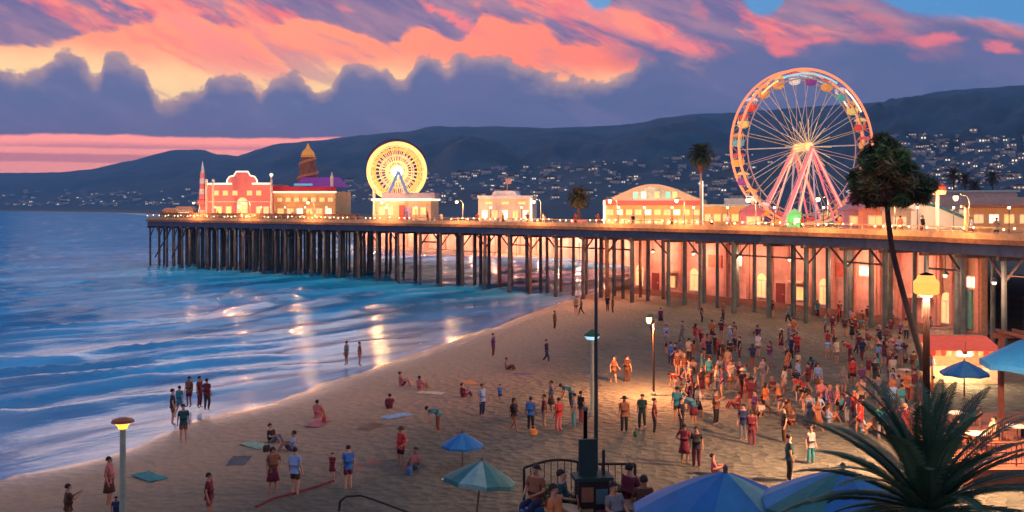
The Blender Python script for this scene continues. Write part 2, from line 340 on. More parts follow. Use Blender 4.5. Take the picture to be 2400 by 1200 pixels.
cm2 = N.new('ShaderNodeMix'); cm2.inputs[2].default_value = .10; L.new(cs.outputs[0], cm2.inputs[0]); L.new(cp_.outputs[0], cm2.inputs[3]); L.new(cm2.outputs[0], km.inputs[1]); L.new(km.outputs[0], mxs.inputs[0]); L.new(dif.outputs[0], mxs.inputs[1]); L.new(glo.outputs[0], mxs.inputs[2])
L.new(mxs.outputs[0], N['Material Output'].inputs['Surface'])
foam = {}
def sea_z(x, y, d):
    q = x*.81-y*.59; r_ = x*.59+y*.81
    ph = q/6.6+1.1*fbm(x*.025, y*.025, 2)+.25*fbm(x*.1, y*.1, 8)
    s_ = math.sin(2*math.pi*ph); cr_ = (0.5+0.5*s_)**2.2
    amp = .50*max(0, min(1, -d/12))*(.45+.75*max(0, .5+fbm(q*.05, r_*.018, 5)))*min(1, 190/max(y, 1))
    z = amp*cr_+.05*fbm(q*.5, r_*.15, 6)*min(1, 100/max(y, 1))*min(1, max(0, -d/5))
    k = max(0, cr_-.62)/.38*max(0, min(1, .22+1.7*fbm(q*.06, r_*.03, 11)))*min(1, max(0, -d)/6)
    edge = max(0, 1-abs(d+.5)/.8)*.8
    edge = max(edge, max(0, 1-abs(d+5+1.5*fbm(x*.08, y*.08, 3))/.7)*.6)
    foam[len(foam)] = min(1, k+edge); return z
ys2 = [-60, 0, 20, 30]+[36*1.0105**i for i in range(200)]+[36*1.0105**200*1.055**i for i in range(1, 75)]
fx2 = [-1.3+1.85*i/330 for i in range(331)]
sea = sheet('sea', ys2, fx2, sea_z, mwt, clip=lambda d: d < 8)
a = sea.data.attributes.new('foam', 'FLOAT', 'POINT'); a.data.foreach_set('value', [foam[i] for i in range(len(foam))])
# a seabed sheet beyond the sand sheet is not needed: sand runs on under the sea
# hills
ridge = [(-700,430),(-200,418),(0,405),(140,404),(200,398),(270,385),(340,368),(400,352),(480,350),(505,362),(555,366),(640,338),(740,330),(800,322),(870,314),(960,308),(1000,297),(1150,296),(1290,300),(1480,292),(1560,274),(1650,266),(1730,264),(1900,250),(2050,240),(2130,232),(2200,214),(2300,206),(2400,200),(2700,185),(3300,210)]
def lerp(tab, x):
    if x <= tab[0][0]: return tab[0][1]
    for (a0, b0), (a1, b1) in zip(tab, tab[1:]):
        if x <= a1: return b0+(b1-b0)*(x-a0)/(a1-a0)
    return tab[-1][1]
Btab = [(-700,5600),(0,4400),(500,2600),(900,1300),(1300,750),(2400,520),(3300,500)]
Rtab = [(-700,8600),(0,7600),(800,5600),(1500,4200),(2400,3200),(3300,3000)]
def hill_z(px, t):
    Rr = lerp(Rtab, px); B = lerp(Btab, px); Y = B+(Rr-B)*t
    rz = (HOR-lerp(ridge, px))/F*Rr
    top = CH+rz+Rr/F*2.5*fbm(px*.02, 3, 1, 3)
    p = t**1.15 if t <= 1 else max(0, 1-(t-1)*2)
    n_ = fbm(px*.006, t*3.5, 2, 6)*.17*math.sin(math.pi*min(1, t))
    return Y, 1+(top-1)*max(0, p+n_*min(1, t*3)) if t <= 1 else top*p
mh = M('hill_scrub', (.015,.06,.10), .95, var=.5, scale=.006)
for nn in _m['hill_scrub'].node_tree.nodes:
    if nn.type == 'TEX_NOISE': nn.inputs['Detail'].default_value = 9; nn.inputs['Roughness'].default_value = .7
vs = []; pxs = [-700+4000*i/420 for i in range(421)]; ts = [i/70 for i in range(71)]+[1.05, 1.2, 1.4]
for t_ in ts:
    for px in pxs:
        Y, z = hill_z(px, t_); vs.append(((px-1200)/F*Y, Y, z if t_ > 0 else -3))
nx = len(pxs); hb_ = MB(); hb_.add(vs, [(j*nx+i, j*nx+i+1, (j+1)*nx+i+1, (j+1)*nx+i) for j in range(len(ts)-1) for i in range(nx-1)])
tag(hb_.build('hills', mh, smooth=True), kind='structure')
# houses on the slopes
hw = [M('house_wall_a', (.42,.40,.40), .8), M('house_wall_b', (.50,.44,.40), .8), M('house_wall_c', (.34,.36,.40), .8)]
hroof = M('house_roof', (.10,.09,.09), .8); hwin = M('lit_house_window', (.9,.7,.4), .4, emit=.55, ec=(1,.78,.48))
def house_mesh(w_, d_, h_, mat, k):
    m = MB(); m.box((0,0,h_/2-3), (w_,d_,h_+6))
    m.k = 1; m.prism([(-w_/2-.5,h_),(w_/2+.5,h_),(w_/2*(.1 if k else .9),h_+(3.2 if k else .6)),(-w_/2*(.1 if k else .9),h_+(3.2 if k else .6))], -d_/2-.5, d_/2+.5)
    m.k = 2
    nwin = 2+k
    for i in range(nwin): m.box((-w_/2+w_*(i+.5)/nwin, -d_/2-.03, h_*.5), (w_/nwin*.5, .1, h_*.34))
    return m.build('house', [mat, hroof, hwin])
hwin2 = M('dim_house_window', (.5,.4,.3), .4, emit=.12, ec=(1,.8,.55)); hwin3 = M('bright_house_window', (.9,.8,.5), .4, emit=1.1, ec=(1,.85,.55))
hp = [house_mesh(11, 9, 5, hw[0], 0), house_mesh(15, 10, 5, hw[1], 1), house_mesh(9, 9, 7, hw[2], 0), house_mesh(20, 11, 6, hw[0], 1), house_mesh(12, 9, 6, hw[1], 0)]
hp[0].data.materials[2] = hwin2; hp[3].data.materials[2] = hwin2; hp[2].data.materials[2] = hwin3
def put_house(px, py, lab, grp, sc=1.0, first=[0]):
    if fbm(px*.011, py*.03, 9, 3) < -.12 and rnd.random() < .8: px += rnd.uniform(-60, 60); py += rnd.uniform(-8, 10)
    if fbm(px*.011, py*.03, 9, 3) < -.05 and rnd.random() < .5: return
    best = None
    for k in range(2, 100):
        t_ = k/100; Y, z = hill_z(px, t_); sy = HOR-(z-CH)/Y*F
        if sy <= py: best = (Y, z); break
    if not best: return
    Y, z = best; p = hp[rnd.randrange(5)]; o = p.copy(); col.objects.link(o)
    o.location = ((px-1200)/F*Y, Y, z); o.rotation_euler = (0, 0, rnd.uniform(-.5, .5)); s_ = sc*Y/2000*rnd.uniform(.55, 1.25); s_ = max(.6, s_)
    o.scale = (s_, s_, s_); tag(o, lab, 'house', grp)
for i in range(125):
    px = rnd.uniform(2070, 2440); py = rnd.uniform(322, 462); put_house(px, py, 'small pale house with lit windows on the dark hillside right of the big ferris wheel', 'houses on the right hillside', 1.15)
for i in range(140):
    px = rnd.uniform(1010, 1760); t_ = (px-1010)/750; py = rnd.uniform(412-52*t_, 474)
    put_house(px, py, 'small pale house with lit windows on the hazy slope between the two ferris wheels', 'houses on the middle hillside', 1.0)
for i in range(22):
    px = rnd.uniform(790, 1050); put_house(px, rnd.uniform(425, 474), 'small pale house on the lower slope around the small ferris wheel', 'houses behind the small wheel', .9)
for i in range(50):
    px = rnd.uniform(-40, 470); py = rnd.uniform(446, 481) if i % 3 else rnd.uniform(476, 482)
    put_house(px, py, 'tiny pale house on the far shore below the left hills', 'houses on the far left shore', .75)
# beyond three hundred houses the rest of the town reads as one scatter
m = MB(); rs = random.Random(21); cnt = 0
while cnt < 620:
    k = rs.random()
    if k < .40: px = rs.uniform(2060, 2450); py = rs.uniform(318, 468)
    elif k < .78: px = rs.uniform(1000, 1780); py = rs.uniform(405-50*(px-1000)/780, 478)
    elif k < .86: px = rs.uniform(790, 1060); py = rs.uniform(420, 478)
    else: px = rs.uniform(-60, 480); py = rs.choice([rs.uniform(474, 483), rs.uniform(450, 480)])
    if fbm(px*.013, py*.035, 9, 3) < -.1 and rs.random() < .8: continue
    best = None
    for q_ in range(2, 100):
        Y, z = hill_z(px, q_/100)
        if HOR-(z-CH)/Y*F <= py: best = (Y, z); break
    if not best: continue
    Y, z = best; cnt += 1; s_ = Y/2000*rs.uniform(.5, 1.15); x = (px-1200)/F*Y; w_ = rs.uniform(5, 14)*s_; h_ = rs.uniform(3, 5)*s_
    m.k = rs.choice([0,0,1,1,2]); m.box((x, Y, z+h_/2-1), (w_, 8*s_, h_+2), rs.uniform(-.4,.4))
    if rs.random() < .45: m.k = rs.choice([3,3,4]); m.box((x, Y-4.3*s_, z+h_*.45), (w_*rs.uniform(.2,.5), .3, h_*.35))
tag(m.build('distant_town', [hw[0], hw[1], hw[2], hwin, hwin3]), kind='stuff')
for o in hp: bpy.data.objects.remove(o)
# ------------------------------------------------------------------ the pier
DZ = 9.3
edge = [Vector(((px-1200)/F*Y, Y)) for px, Y in [(345,201),(1140,143),(1520,120),(1780,106.5),(2000,94.5),(2200,84),(2420,74),(2700,64)]]
_seg = [(edge[i], edge[i+1], (edge[i+1]-edge[i]).length) for i in range(len(edge)-1)]
EL = sum(q[2] for q in _seg)
def epos(s):
    for a_, b_, l in _seg:
        if s <= l or b_ is edge[-1]: t_ = s/l; d = (b_-a_).normalized(); return a_+d*s, d, Vector((-d.y, d.x))
        s -= l
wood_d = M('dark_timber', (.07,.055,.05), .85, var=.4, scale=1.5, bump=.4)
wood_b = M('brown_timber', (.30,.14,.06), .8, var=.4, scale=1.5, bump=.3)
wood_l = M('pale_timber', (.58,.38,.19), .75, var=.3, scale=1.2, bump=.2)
deckm = M('deck_boards', (.34,.22,.14), .8, var=.3, scale=1)
steel_b = M('blue_grey_steel', (.03,.07,.13), .5, var=.3, scale=1)
pier = thing('pier', (edge[0].x, edge[0].y, 0), 'long timber pier on many piles carrying the amusement park out over the sea', 'pier')
po = Vector((edge[0].x, edge[0].y, 0))
back = [(-46,232),(34,192),(96,168),(140,150),(150,60)]
def ring(z): return [(e.x-po.x, e.y-po.y, z) for e in edge]+[(x-po.x, y-po.y, z) for x, y in back[::-1]]
m = MB(); n = len(ring(0)); m.add(ring(DZ-.25)+ring(DZ), [tuple(range(n)), tuple(range(n, 2*n))]+[(i, (i+1) % n, (i+1) % n+n, i+n) for i in range(n)])
m.build('deck', deckm, pier)
def along(m, off, z0, z1, th, s0=0, s1=EL, st=3.0):
    k = max(1, int((s1-s0)/st))
    for i in range(k):
        a_, d, nn = epos(s0+(s1-s0)*i/k); b_, _, _ = epos(s0+(s1-s0)*(i+1)/k)
        c_ = (a_+b_)/2+nn*off; L_ = (b_-a_).length; ang = math.atan2((b_-a_).y, (b_-a_).x)
        m.box((c_.x-po.x, c_.y-po.y, (z0+z1)/2), (L_-.01, th, z1-z0), ang)
    return m
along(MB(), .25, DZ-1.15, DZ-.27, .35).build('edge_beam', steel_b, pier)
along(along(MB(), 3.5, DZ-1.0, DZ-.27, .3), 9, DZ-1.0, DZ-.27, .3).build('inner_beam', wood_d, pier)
along(MB(), -.08, DZ-.24, DZ+.14, .2).build('fascia', wood_b, pier)
r_ = along(MB(), .12, DZ+1.02, DZ+1.1, .09); along(r_, .12, DZ+.68, DZ+.72, .05); along(r_, .12, DZ+.36, DZ+.40, .05)
k = int(EL/1.6)
for i in range(k):
    p, d, nn = epos(EL*i/k); q = p+nn*.12; r_.box((q.x-po.x, q.y-po.y, DZ+.5), (.09,.09,1.05), math.atan2(d.y, d.x))
along(r_, .06, DZ+.14, DZ+.62, .04, st=1.9)
r_.build('railing', wood_l, pier)
bulbw = M('warm_bulb', (1,.75,.4), .4, emit=5, ec=(1,.72,.36)); bulby = M('amber_bulb', (1,.6,.2), .4, emit=4, ec=(1,.5,.14))
bm_ = MB(); k = int(EL/1.1)
for i in range(k):
    if rnd.random() < .3: continue
    p, d, nn = epos(EL*i/k); q = p+nn*.05; bm_.ball((q.x-po.x, q.y-po.y, DZ+.92+rnd.uniform(-.05,.15)), .085, 6)
bm_.build('string_lights', bulbw, pier)
pil = []
s_ = 0.6; bent = []
while s_ < EL-1:
    bent.append(s_); s_ += (2.9 if s_ < 44 else 4.2 if s_ < 80 else 5.0)*rnd.uniform(.82, 1.2)
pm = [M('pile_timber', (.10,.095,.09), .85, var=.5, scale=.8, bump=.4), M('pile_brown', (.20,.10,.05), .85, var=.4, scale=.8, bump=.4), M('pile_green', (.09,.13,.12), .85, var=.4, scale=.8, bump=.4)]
far = MB(); np_ = 0
for bi, s0 in enumerate(bent):
    p, d, nn = epos(s0); rows = [.3, 3.4, 6.6, 10, 13.5, 17.5, 22] if s0 < 52 else [.3, 4.2, 9.2] if s0 < 85 else [.3, 3.4, 6.4]
    for ri, off in enumerate(rows):
        q = p+nn*off+d*rnd.uniform(-.35, .35)*(ri > 0)
        lean = nn*0+d*rnd.uniform(-.12, .12)
        a_ = (q.x-po.x+lean.x, q.y-po.y+lean.y, -3.2); b_ = (q.x-po.x, q.y-po.y, DZ-1.0+(.7 if ri else 0)); rr = rnd.uniform(.19, .27)
        if ri < 3 and np_ < 99:
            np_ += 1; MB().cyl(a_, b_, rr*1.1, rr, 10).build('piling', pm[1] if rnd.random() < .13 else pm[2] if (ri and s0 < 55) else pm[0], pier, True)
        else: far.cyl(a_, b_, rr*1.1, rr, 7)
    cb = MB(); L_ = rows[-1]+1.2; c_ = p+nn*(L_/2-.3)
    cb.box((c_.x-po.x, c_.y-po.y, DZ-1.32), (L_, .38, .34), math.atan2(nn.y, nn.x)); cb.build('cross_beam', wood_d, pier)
tag(far.build('rear_piling', pm[2], pier), kind='stuff')
for a_, b_ in zip(bent, bent[1:]):
    if b_-a_ > 7: continue
    pa, d, nn = epos(a_); pb, _, _ = epos(b_)
    for s0, (u, v_) in ((0, (pa, pb)), (1, (pb, pa))):
        if rnd.random() < .75:
            u_ = u+nn*.45; w_ = u+(v_-u)*.42+nn*.45
            MB().cyl((u_.x-po.x, u_.y-po.y, DZ-3.1), (w_.x-po.x, w_.y-po.y, DZ-1.15), .11, n=5).build('brace', wood_d, pier)
    if rnd.random() < .4:
        u_, w_ = pa+nn*.5, pb+nn*.5; MB().cyl((u_.x-po.x, u_.y-po.y, DZ-2.6), (w_.x-po.x, w_.y-po.y, DZ-2.6), .10, n=5).build('tie_beam', wood_d, pier)
for s0, s1 in ((3, 9), (9, 14)):
    pa, _, nn = epos(s0); pb, _, _ = epos(s1); MB().cyl((pa.x-po.x, pa.y-po.y, 2.0), (pb.x-po.x, pb.y-po.y, DZ-1.3), .13, n=6).build('brace', wood_d, pier)
# brown boarded service front at the seaward end
m = along(MB(), .45, DZ+.02, DZ+1.55, .1, 4, 62, .9)
for f in range(0,0): pass
m.build('timber_fence', wood_b, pier)
m = MB()
for i in range(30):
    p, d, nn = epos(5+i*1.9+rnd.uniform(-.4,.4)); q = p+nn*.36; m.box((q.x-po.x, q.y-po.y, DZ+rnd.uniform(.7,1.2)), (rnd.uniform(.35,.9), .04, rnd.uniform(.3,.6)), math.atan2(d.y, d.x))
m.build('banner_row', M('banner_cloth', (.75,.6,.42), .8, var=.5, scale=.35), pier)

# ------------------------------------------------------------------ building kit
glow = {'w': M('window_warm', (.95,.7,.35), .3, emit=.6, ec=(1,.56,.22), var=.3, scale=.8), 'o': M('window_orange', (.95,.5,.2), .3, emit=1.1, ec=(1,.42,.12), var=.3, scale=.8),
        'c': M('window_cream', (.95,.9,.7), .3, emit=1.2, ec=(1,.82,.55)), 't': M('window_teal', (.2,.7,.6), .3, emit=.5, ec=(.2,.75,.6)), 'd': M('window_dark', (.03,.04,.05), .2)}
trim_c = M('cream_trim', (.80,.72,.55), .6); trim_w = M('white_trim', (.8,.78,.75), .6)
def window(root, x, z, w_, h_, kind='w', y=0, name='window', arch=False):
    fr_ = MB(); t_ = .09*min(1.6, w_)
    fr_.box((x-w_/2, y-.05, z), (t_, .12, h_+t_)); fr_.box((x+w_/2, y-.05, z), (t_, .12, h_+t_)); fr_.box((x, y-.052, z-h_/2), (w_-t_, .13, t_)); fr_.box((x, y-.052, z+h_/2), (w_-t_, .13, t_)); fr_.box((x, y-.045, z), (t_*.6, .06, h_-t_))
    f = fr_.build(name, trim_c, root)
    p = MB(); p.box((x, y-.02, z), (w_-t_*.5, .03, h_-t_*.5))
    if arch: p.prism([(x+w_/2*math.cos(math.pi*k/8), z+h_/2+t_/2+w_/2*math.sin(math.pi*k/8)) for k in range(9)], y-.03, y-.01)
    p.build('pane', glow[kind], f); return f
def px2(Y, px): return (px-1200)/F*Y
def zz(Y, py): return CH-(py-HOR)/F*Y
def bthing(name, px, Y, z, label, cat, rz=0, group=None): return thing(name, ((px-1200)/F*Y, Y, z), label, cat, rz, group)

# --- red fun house with curved gable (left half)
Y = 196; u = Y/F                                    # metres per photo pixel there
red = M('red_stucco', (.86,.25,.22), .6, var=.12, scale=.4); ora = M('orange_stucco', (.90,.50,.20), .6, var=.2, scale=.4)
b1 = bthing('fun_house', 558, Y, DZ, 'red fun house with a curved cream gable near the seaward end of the pier', 'building', R(-8))
W = 158*u; H1 = zz(Y, 432)-DZ
MB().box((0, 5, H1/2), (W, 10, H1)).build('wall', red, b1)
g = [(-3.1,0),(-3.1,.8),(-2.6,1.5),(-1.7,1.7),(-1.2,2.5),(1.2,2.5),(1.7,1.7),(2.6,1.5),(3.1,.8),(3.1,0)]
gb = MB().prism([(x+.9, z+H1) for x, z in g], -.15, .3).build('gable', red, b1)
MB().tube([(x+.9, -.2, z+H1) for x, z in g], .14, 6).build('gable_trim', glow['c'], gb)
m = MB(); m.box((-W*.29, -.1, H1+.12), (W*.40, .5, .3)); m.box((W*.36, -.1, H1+.12), (W*.27, .5, .3)); m.build('cornice', glow['c'], b1)
MB().box((0, -.1, H1*.52), (W*.96, .12, .18)).build('string_course', trim_c, b1)
m = MB()
for x in (-W/2+1.6, -W/2+.2): m.box((x, -.25, H1/2+.1), (.36, .4, H1+.6)); m.ball((x, -.25, H1+.75), .35, 8)
m.build('pilaster', trim_c, b1)
for x, k in ((-3.9,'o'),(-1.9,'o'),(4.3,'w'),(5.8,'w')): window(b1, x, H1*.27, 1.1, 1.7, k)
window(b1, .9, H1*.32, 2.2, 2.2, 'w', name='entrance', arch=True)
for x in (-4.5,-2.6,-.6,2.4,4.3): window(b1, x, H1*.76, 1.0, .9, 'o')
# --- orange arcade with the purple roof
b2 = bthing('arcade_hall', 714, Y, DZ, 'orange lit hall with a purple hipped roof beside the red fun house', 'building', R(-8))
W = 150*u; H2 = zz(Y, 449)-DZ
MB().box((0, 5, H2/2), (W, 10, H2)).build('wall', ora, b2)
MB().box((0, -.15, H2+.5), (W*1.02, .5, .9)).build('sign_band', M('crimson_band', (.55,.02,.05), .5), b2)
MB().box((0, -.2, H2-.1), (W*1.03, .5, .28)).build('cornice', glow['c'], b2)
m = MB(); m.add([(W*-.18,.3,H2+.95),(W*.5,.3,H2+.95),(W*.5,9,H2+.95),(W*-.18,9,H2+.95),(W*-.14,3.5,H2+2.9),(W*.42,3.5,H2+2.9),(W*.42,6,H2+2.9),(W*-.14,6,H2+2.9)], [(0,1,2,3),(4,5,6,7),(0,1,5,4),(1,2,6,5),(2,3,7,6),(3,0,4,7)])
m.build('roof', M('purple_roof', (.45,.07,.46), .5, var=.12), b2)
MB().box((-W*.02, -.1, H2+1.35), (W*.3, .3, .45)).build('roof_sign', M('teal_panel', (.1,.4,.55), .5, emit=.25, ec=(.1,.5,.8)), b2)
m = MB(); m.box((W*.44, .1, H2+1.9), (.5,.5,1.9)); m.cyl((W*.44,.1,H2+2.8), (W*.44,.1,H2+3.9), .35, .02, 6); m.build('turret', trim_c, b2)
for i in range(7): window(b2, -W/2+1.2+i*(W-2.2)/6, H2*.72, 1.0, .8, 'wo'[i % 2])
for i in range(6): window(b2, -W/2+1.4+i*(W-2.8)/5, H2*.28, 1.3, 1.6, 'owc'[i % 3], name='shopfront' )
# --- cream pole between them, pylon, spire
m = MB(); t0 = bthing('beacon_pole', 636, 193, DZ, 'tall cream beacon pole between the red fun house and the orange arcade', 'pole')
MB().cyl((0,0,0), (0,0,zz(193,412)-DZ), .3, .18, 8).build('shaft', trim_c, t0); MB().ball((0,0,zz(193,410)-DZ), .35, 8).build('finial', glow['c'], t0)
t0 = bthing('drop_tower', 475, 198, DZ, 'slim red and white drop tower with a pointed tip at the seaward end', 'amusement ride')
hh = zz(198, 378)-DZ; m = MB()
for i in range(9):
    m.k = i % 2; m.box((0, 0, hh*.8*(i+.5)/9), (1.3-.07*i, 1.3-.07*i, hh*.8/9))
m.build('mast', [red, trim_w], t0); MB().cyl((0,0,hh*.8), (0,0,hh), .42, .03, 8).build('tip', trim_w, t0)
MB().lathe([(.7,hh*.25),(1.15,hh*.27),(1.15,hh*.34),(.7,hh*.36)], n=12).build('seat_ring', red, t0)
MB().box((0,0,.7), (3,3,1.4)).build('base', wood_l, t0)
# --- stalls at the end
for px, w_, h_, mt, lb in ((398, 2.6, 1.9, wood_l, 'small tan kiosk with a flat roof, first from the seaward end'), (432, 3.4, 2.2, trim_c, 'small cream kiosk between the end kiosk and the drop tower')):
    k_ = bthing('kiosk', px, 200, DZ, lb, 'kiosk', group='kiosks at the end of the pier')
    MB().box((0,1,h_/2), (w_,2,h_)).build('wall', mt, k_); MB().prism([(-w_/2-.3,h_),(w_/2+.3,h_),(w_/2-.4,h_+.6),(-w_/2+.4,h_+.6)], -.3, 2.3).build('roof', M('kiosk_roof', (.6,.35,.25), .7), k_)
    window(k_, 0, h_*.55, w_*.6, h_*.4, 'c', name='hatch')
# --- helter skelter (brown cone tower)
Y = 203; u = Y/F; t0 = bthing('helter_skelter', 722, Y, DZ, 'brown conical slide tower with an orange cap behind the purple roof', 'amusement ride')
hh = zz(Y, 348)-DZ
MB().lathe([(2.6,0),(2.4,hh*.3),(1.9,hh*.65),(1.35,hh*.88),(1.45,hh*.9)], n=14).build('tower', M('brick_brown', (.30,.13,.08), .8, var=.35, scale=1.2), t0)
sl_ = MB().tube([(math.cos(a_*.35)*(3.0-a_*.022), math.sin(a_*.35)*(3.0-a_*.022), 1+a_*hh*.8/72) for a_ in range(73)], .34, 6).build('slide', M('slide_orange', (.6,.25,.12), .6, var=.3), t0)
MB().lathe([(1.5,hh*.88),(1.2,hh*.95),(.5,hh*1.0),(.08,hh*1.07)], n=12).build('cap', M('cap_orange', (.85,.35,.08), .5, emit=.2, ec=(1,.4,.05)), t0)

# --- ferris wheels
def gondola(root, i, c, size, colm, cold, yw):
    gx, gz = c; s = size
    tub = MB().lathe([(s*.25,-s*1.0),(s*.5,-s*.85),(s*.55,-s*.4),(s*.5,-s*.4)], (gx, yw, gz), 8).build('gondola', colm, root)
    MB().lathe([(s*.62,-s*.02),(s*.45,s*.16),(s*.06,s*.3)], (gx, yw, gz), 8).build('canopy', cold, tub)
    h_ = MB(); 
    for a_ in (0, 1.57, 3.14, 4.71): h_.cyl((gx+s*.5*math.cos(a_), yw+s*.5*math.sin(a_), gz-s*.42), (gx+s*.45*math.cos(a_), yw+s*.45*math.sin(a_), gz), s*.04, n=4)
    h_.build('hanger', trim_w, tub)
def led(name, c, e, ec=None): return M(name, c, .4, emit=e, ec=ec or c, var=.1)
coral = led('coral_tube', (1,.27,.12), .8); pinkl = led('pink_tube', (1,.42,.4), .8); cyan = led('cyan_tube', (.3,.75,.85), .55); pale = M('pale_spoke', (.62,.58,.55), .5, emit=.10, ec=(1,.85,.7)); goldl = led('gold_tube', (1,.60,.20), .95); creaml = led('cream_tube', (1,.8,.55), .9)
def circle(r, y, n, a0=0, a1=2*math.pi): return [(r*math.cos(a0+(a1-a0)*i/n), y, r*math.sin(a0+(a1-a0)*i/n)) for i in range(n if a1-a0 > 6.28 else n+1)]
Y = 134; cz = zz(Y, 345); Rb = cz-DZ-.35
fw = bthing('ferris_wheel', 1882, Y, DZ, 'huge illuminated ferris wheel with a coral rim and pink A-shaped legs', 'ferris wheel', R(18))
cz -= DZ; hubm = MB()
for yy in (-1.0, 1.0):
    r = MB().tube([(x, y, z+cz) for x, y, z in circle(Rb, yy, 96)], .17, 6, True).build('outer_rim', coral, fw, True)
    MB().tube([(x, y, z+cz) for x, y, z in circle(Rb-1.25, yy, 96)], .09, 6, True).build('inner_rim', M('rim_steel', (.5,.36,.34), .5, emit=.12, ec=(1,.5,.4)), fw, True)
    m = MB(); m.tube([((Rb-.1-1.05*(i % 2))*math.cos(2*math.pi*i/64), yy, cz+(Rb-.1-1.05*(i % 2))*math.sin(2*math.pi*i/64)) for i in range(64)], .05, 4, True)
    m.build('rim_lattice', M('rim_lattice_paint', (.55,.3,.25), .5, emit=.15, ec=(1,.45,.25)), fw)
    for a0, a1, mt in ((R(62), R(112), cyan), (R(118), R(136), goldl), (R(30), R(52), creaml)):
        MB().tube([(x, y-.1*(1 if yy > 0 else -1)*-1, z+cz) for x, y, z in circle(Rb-.62, yy, 20, a0, a1)], .12, 6).build('light_arc', mt, fw)
goldsp = M('gold_spoke', (.55,.42,.22), .5, emit=.14, ec=(1,.7,.3)); rosesp = M('rose_spoke', (.55,.4,.4), .5, emit=.1, ec=(1,.6,.5))
for i in range(28):
    a_ = 2*math.pi*i/28+.05; s2 = MB()
    for yy in (-1.0, 1.0): s2.cyl((.5*math.cos(a_), yy*1.3, cz+.5*math.sin(a_)), ((Rb-1.25)*math.cos(a_), yy, cz+(Rb-1.25)*math.sin(a_)), .045, n=5)
    s2.build('spoke', [pale, goldsp, pale, rosesp][i % 4], fw)
m = MB()
for i in range(24):
    a_ = 2*math.pi*i/24; m.cyl((Rb*math.cos(a_), -1, cz+Rb*math.sin(a_)), (Rb*math.cos(a_), 1, cz+Rb*math.sin(a_)), .06, n=5)
m.build('rim_spacer', trim_w, fw)
MB().cyl((0,-1.6,cz), (0,1.6,cz), .55, n=16).build('hub', goldl, fw)
m = MB()
for i in range(16):
    a_ = 2*math.pi*i/16
    for r0, r1 in ((.6,3.6),): m.cyl((r0*math.cos(a_), -1.32, cz+r0*math.sin(a_)), (r1*math.cos(a_), -1.25, cz+r1*math.sin(a_)), .045, n=4)
m.build('hub_star', led('amber_tube', (.9,.6,.25), .5), fw)
gc = [M('gondola_'+n_, c_, .5, emit=.28, ec=c_) for n_, c_ in (('red',(.75,.08,.05)),('orange',(.9,.4,.08)),('teal',(.08,.45,.45)),('yellow',(.9,.7,.2)),('white',(.85,.85,.8)),('violet',(.25,.06,.3)))]  # low glow put into the gondola paint in place of lamp light
for i in range(24):
    a_ = 2*math.pi*(i+.5)/24; gondola(fw, i, (Rb*.955*math.cos(a_), cz+Rb*.95*math.sin(a_)), 1.45, gc[(1,0,3,2,1,5,4,1)[i % 8]], gc[(0,3,1,4,0,1)[i % 6]], 0)
legp = led('pink_leg', (.9,.24,.26), .40); legc = led('cream_leg', (1,.62,.42), .5)
for yy in (-2.4, 2.4):
    for sx in (-1, 1):
        lg = MB().tube([(0, yy*.85, cz), (sx*5.4, yy*1.25, 0)], [.22,.3], 8).build('leg', legp, fw)
        MB().tube([(0, yy*.85-.25, cz-.3), (sx*5.4-sx*.25, yy*1.25-.35, .1)], .085, 5).build('light_strip', legc, lg)
        m = MB(); m.tube([((sx*5.2 if k % 2 else sx*3.3)*k/15, yy*(.85+.4*k/15), cz*(1-k/15)) for k in range(1, 15)], .065, 4)
        m.build('leg_lattice', M('lattice_rose', (.6,.12,.2), .5, emit=.18, ec=(1,.15,.3)), lg)
        MB().tube([(0, yy*.85, cz-.6), (sx*3.1, yy*1.25, 0)], .15, 6).build('inner_leg', legc if sx < 0 else legp, fw)
    MB().tube([(0, yy*.85, cz), (0, yy*1.25, 0)], .11, 6).build('centre_post', M('lilac_post', (.6,.5,.65), .5, emit=.15), fw)
MB().box((0, 0, .15), (13, 7, .3)).build('platform', wood_l, fw)
bk = bthing('ticket_booth', 1862, 126, DZ, 'small bright green ticket booth at the foot of the big ferris wheel', 'booth')
MB().lathe([(.95,0),(.95,1.7)], n=8).build('wall', M('green_lit_wall', (.15,.75,.2), .5, emit=.45, ec=(.15,.8,.2)), bk); MB().lathe([(1.15,1.7),(.6,2.15),(.05,2.5)], n=8).build('roof', M('green_roof', (.3,.7,.25), .5, emit=.3), bk); window(bk, 0, 1.0, .7, .6, 'c', -.95, 'hatch')
# small glowing wheel
Y = 170; cz = zz(Y, 402); Rs = 66*Y/F; cz -= DZ
sw = bthing('ferris_wheel', 930, Y, DZ, 'small golden glowing ferris wheel over a cream platform building', 'ferris wheel', R(16))
yel = led('yellow_tube', (1,.60,.17), 1.15); org = led('orange_tube', (1,.36,.06), 1.1); hot = led('hub_white', (1,.88,.6), 2.6); pea = led('peach_tube', (1,.50,.24), .75)
for yy in (-.9, .9):
    MB().tube([(x, y, z+cz) for x, y, z in circle(Rs, yy, 64)], .26, 6, True).build('outer_rim', yel, sw, True)
    MB().tube([(x, y, z+cz) for x, y, z in circle(Rs*.80, yy, 64)], .13, 6, True).build('inner_rim', org, sw, True)
    MB().tube([(x, y, z+cz) for x, y, z in circle(Rs*.58, yy, 48)], .1, 6, True).build('middle_rim', pea, sw, True); MB().tube([(x, y, z+cz) for x, y, z in circle(Rs*.36, yy, 32)], .12, 6, True).build('hub_rim', goldl, sw, True); MB().tube([(x, y, z+cz) for x, y, z in circle(Rs*.9, yy, 64)], .09, 6, True).build('bulb_ring', pea, sw, True)
MB().tube([(x, y, z+cz) for x, y, z in circle(Rs+.55, 0, 30, R(25), R(160))], .22, 6).build('shade_arc', M('dark_violet', (.04,.02,.12), .6), sw)
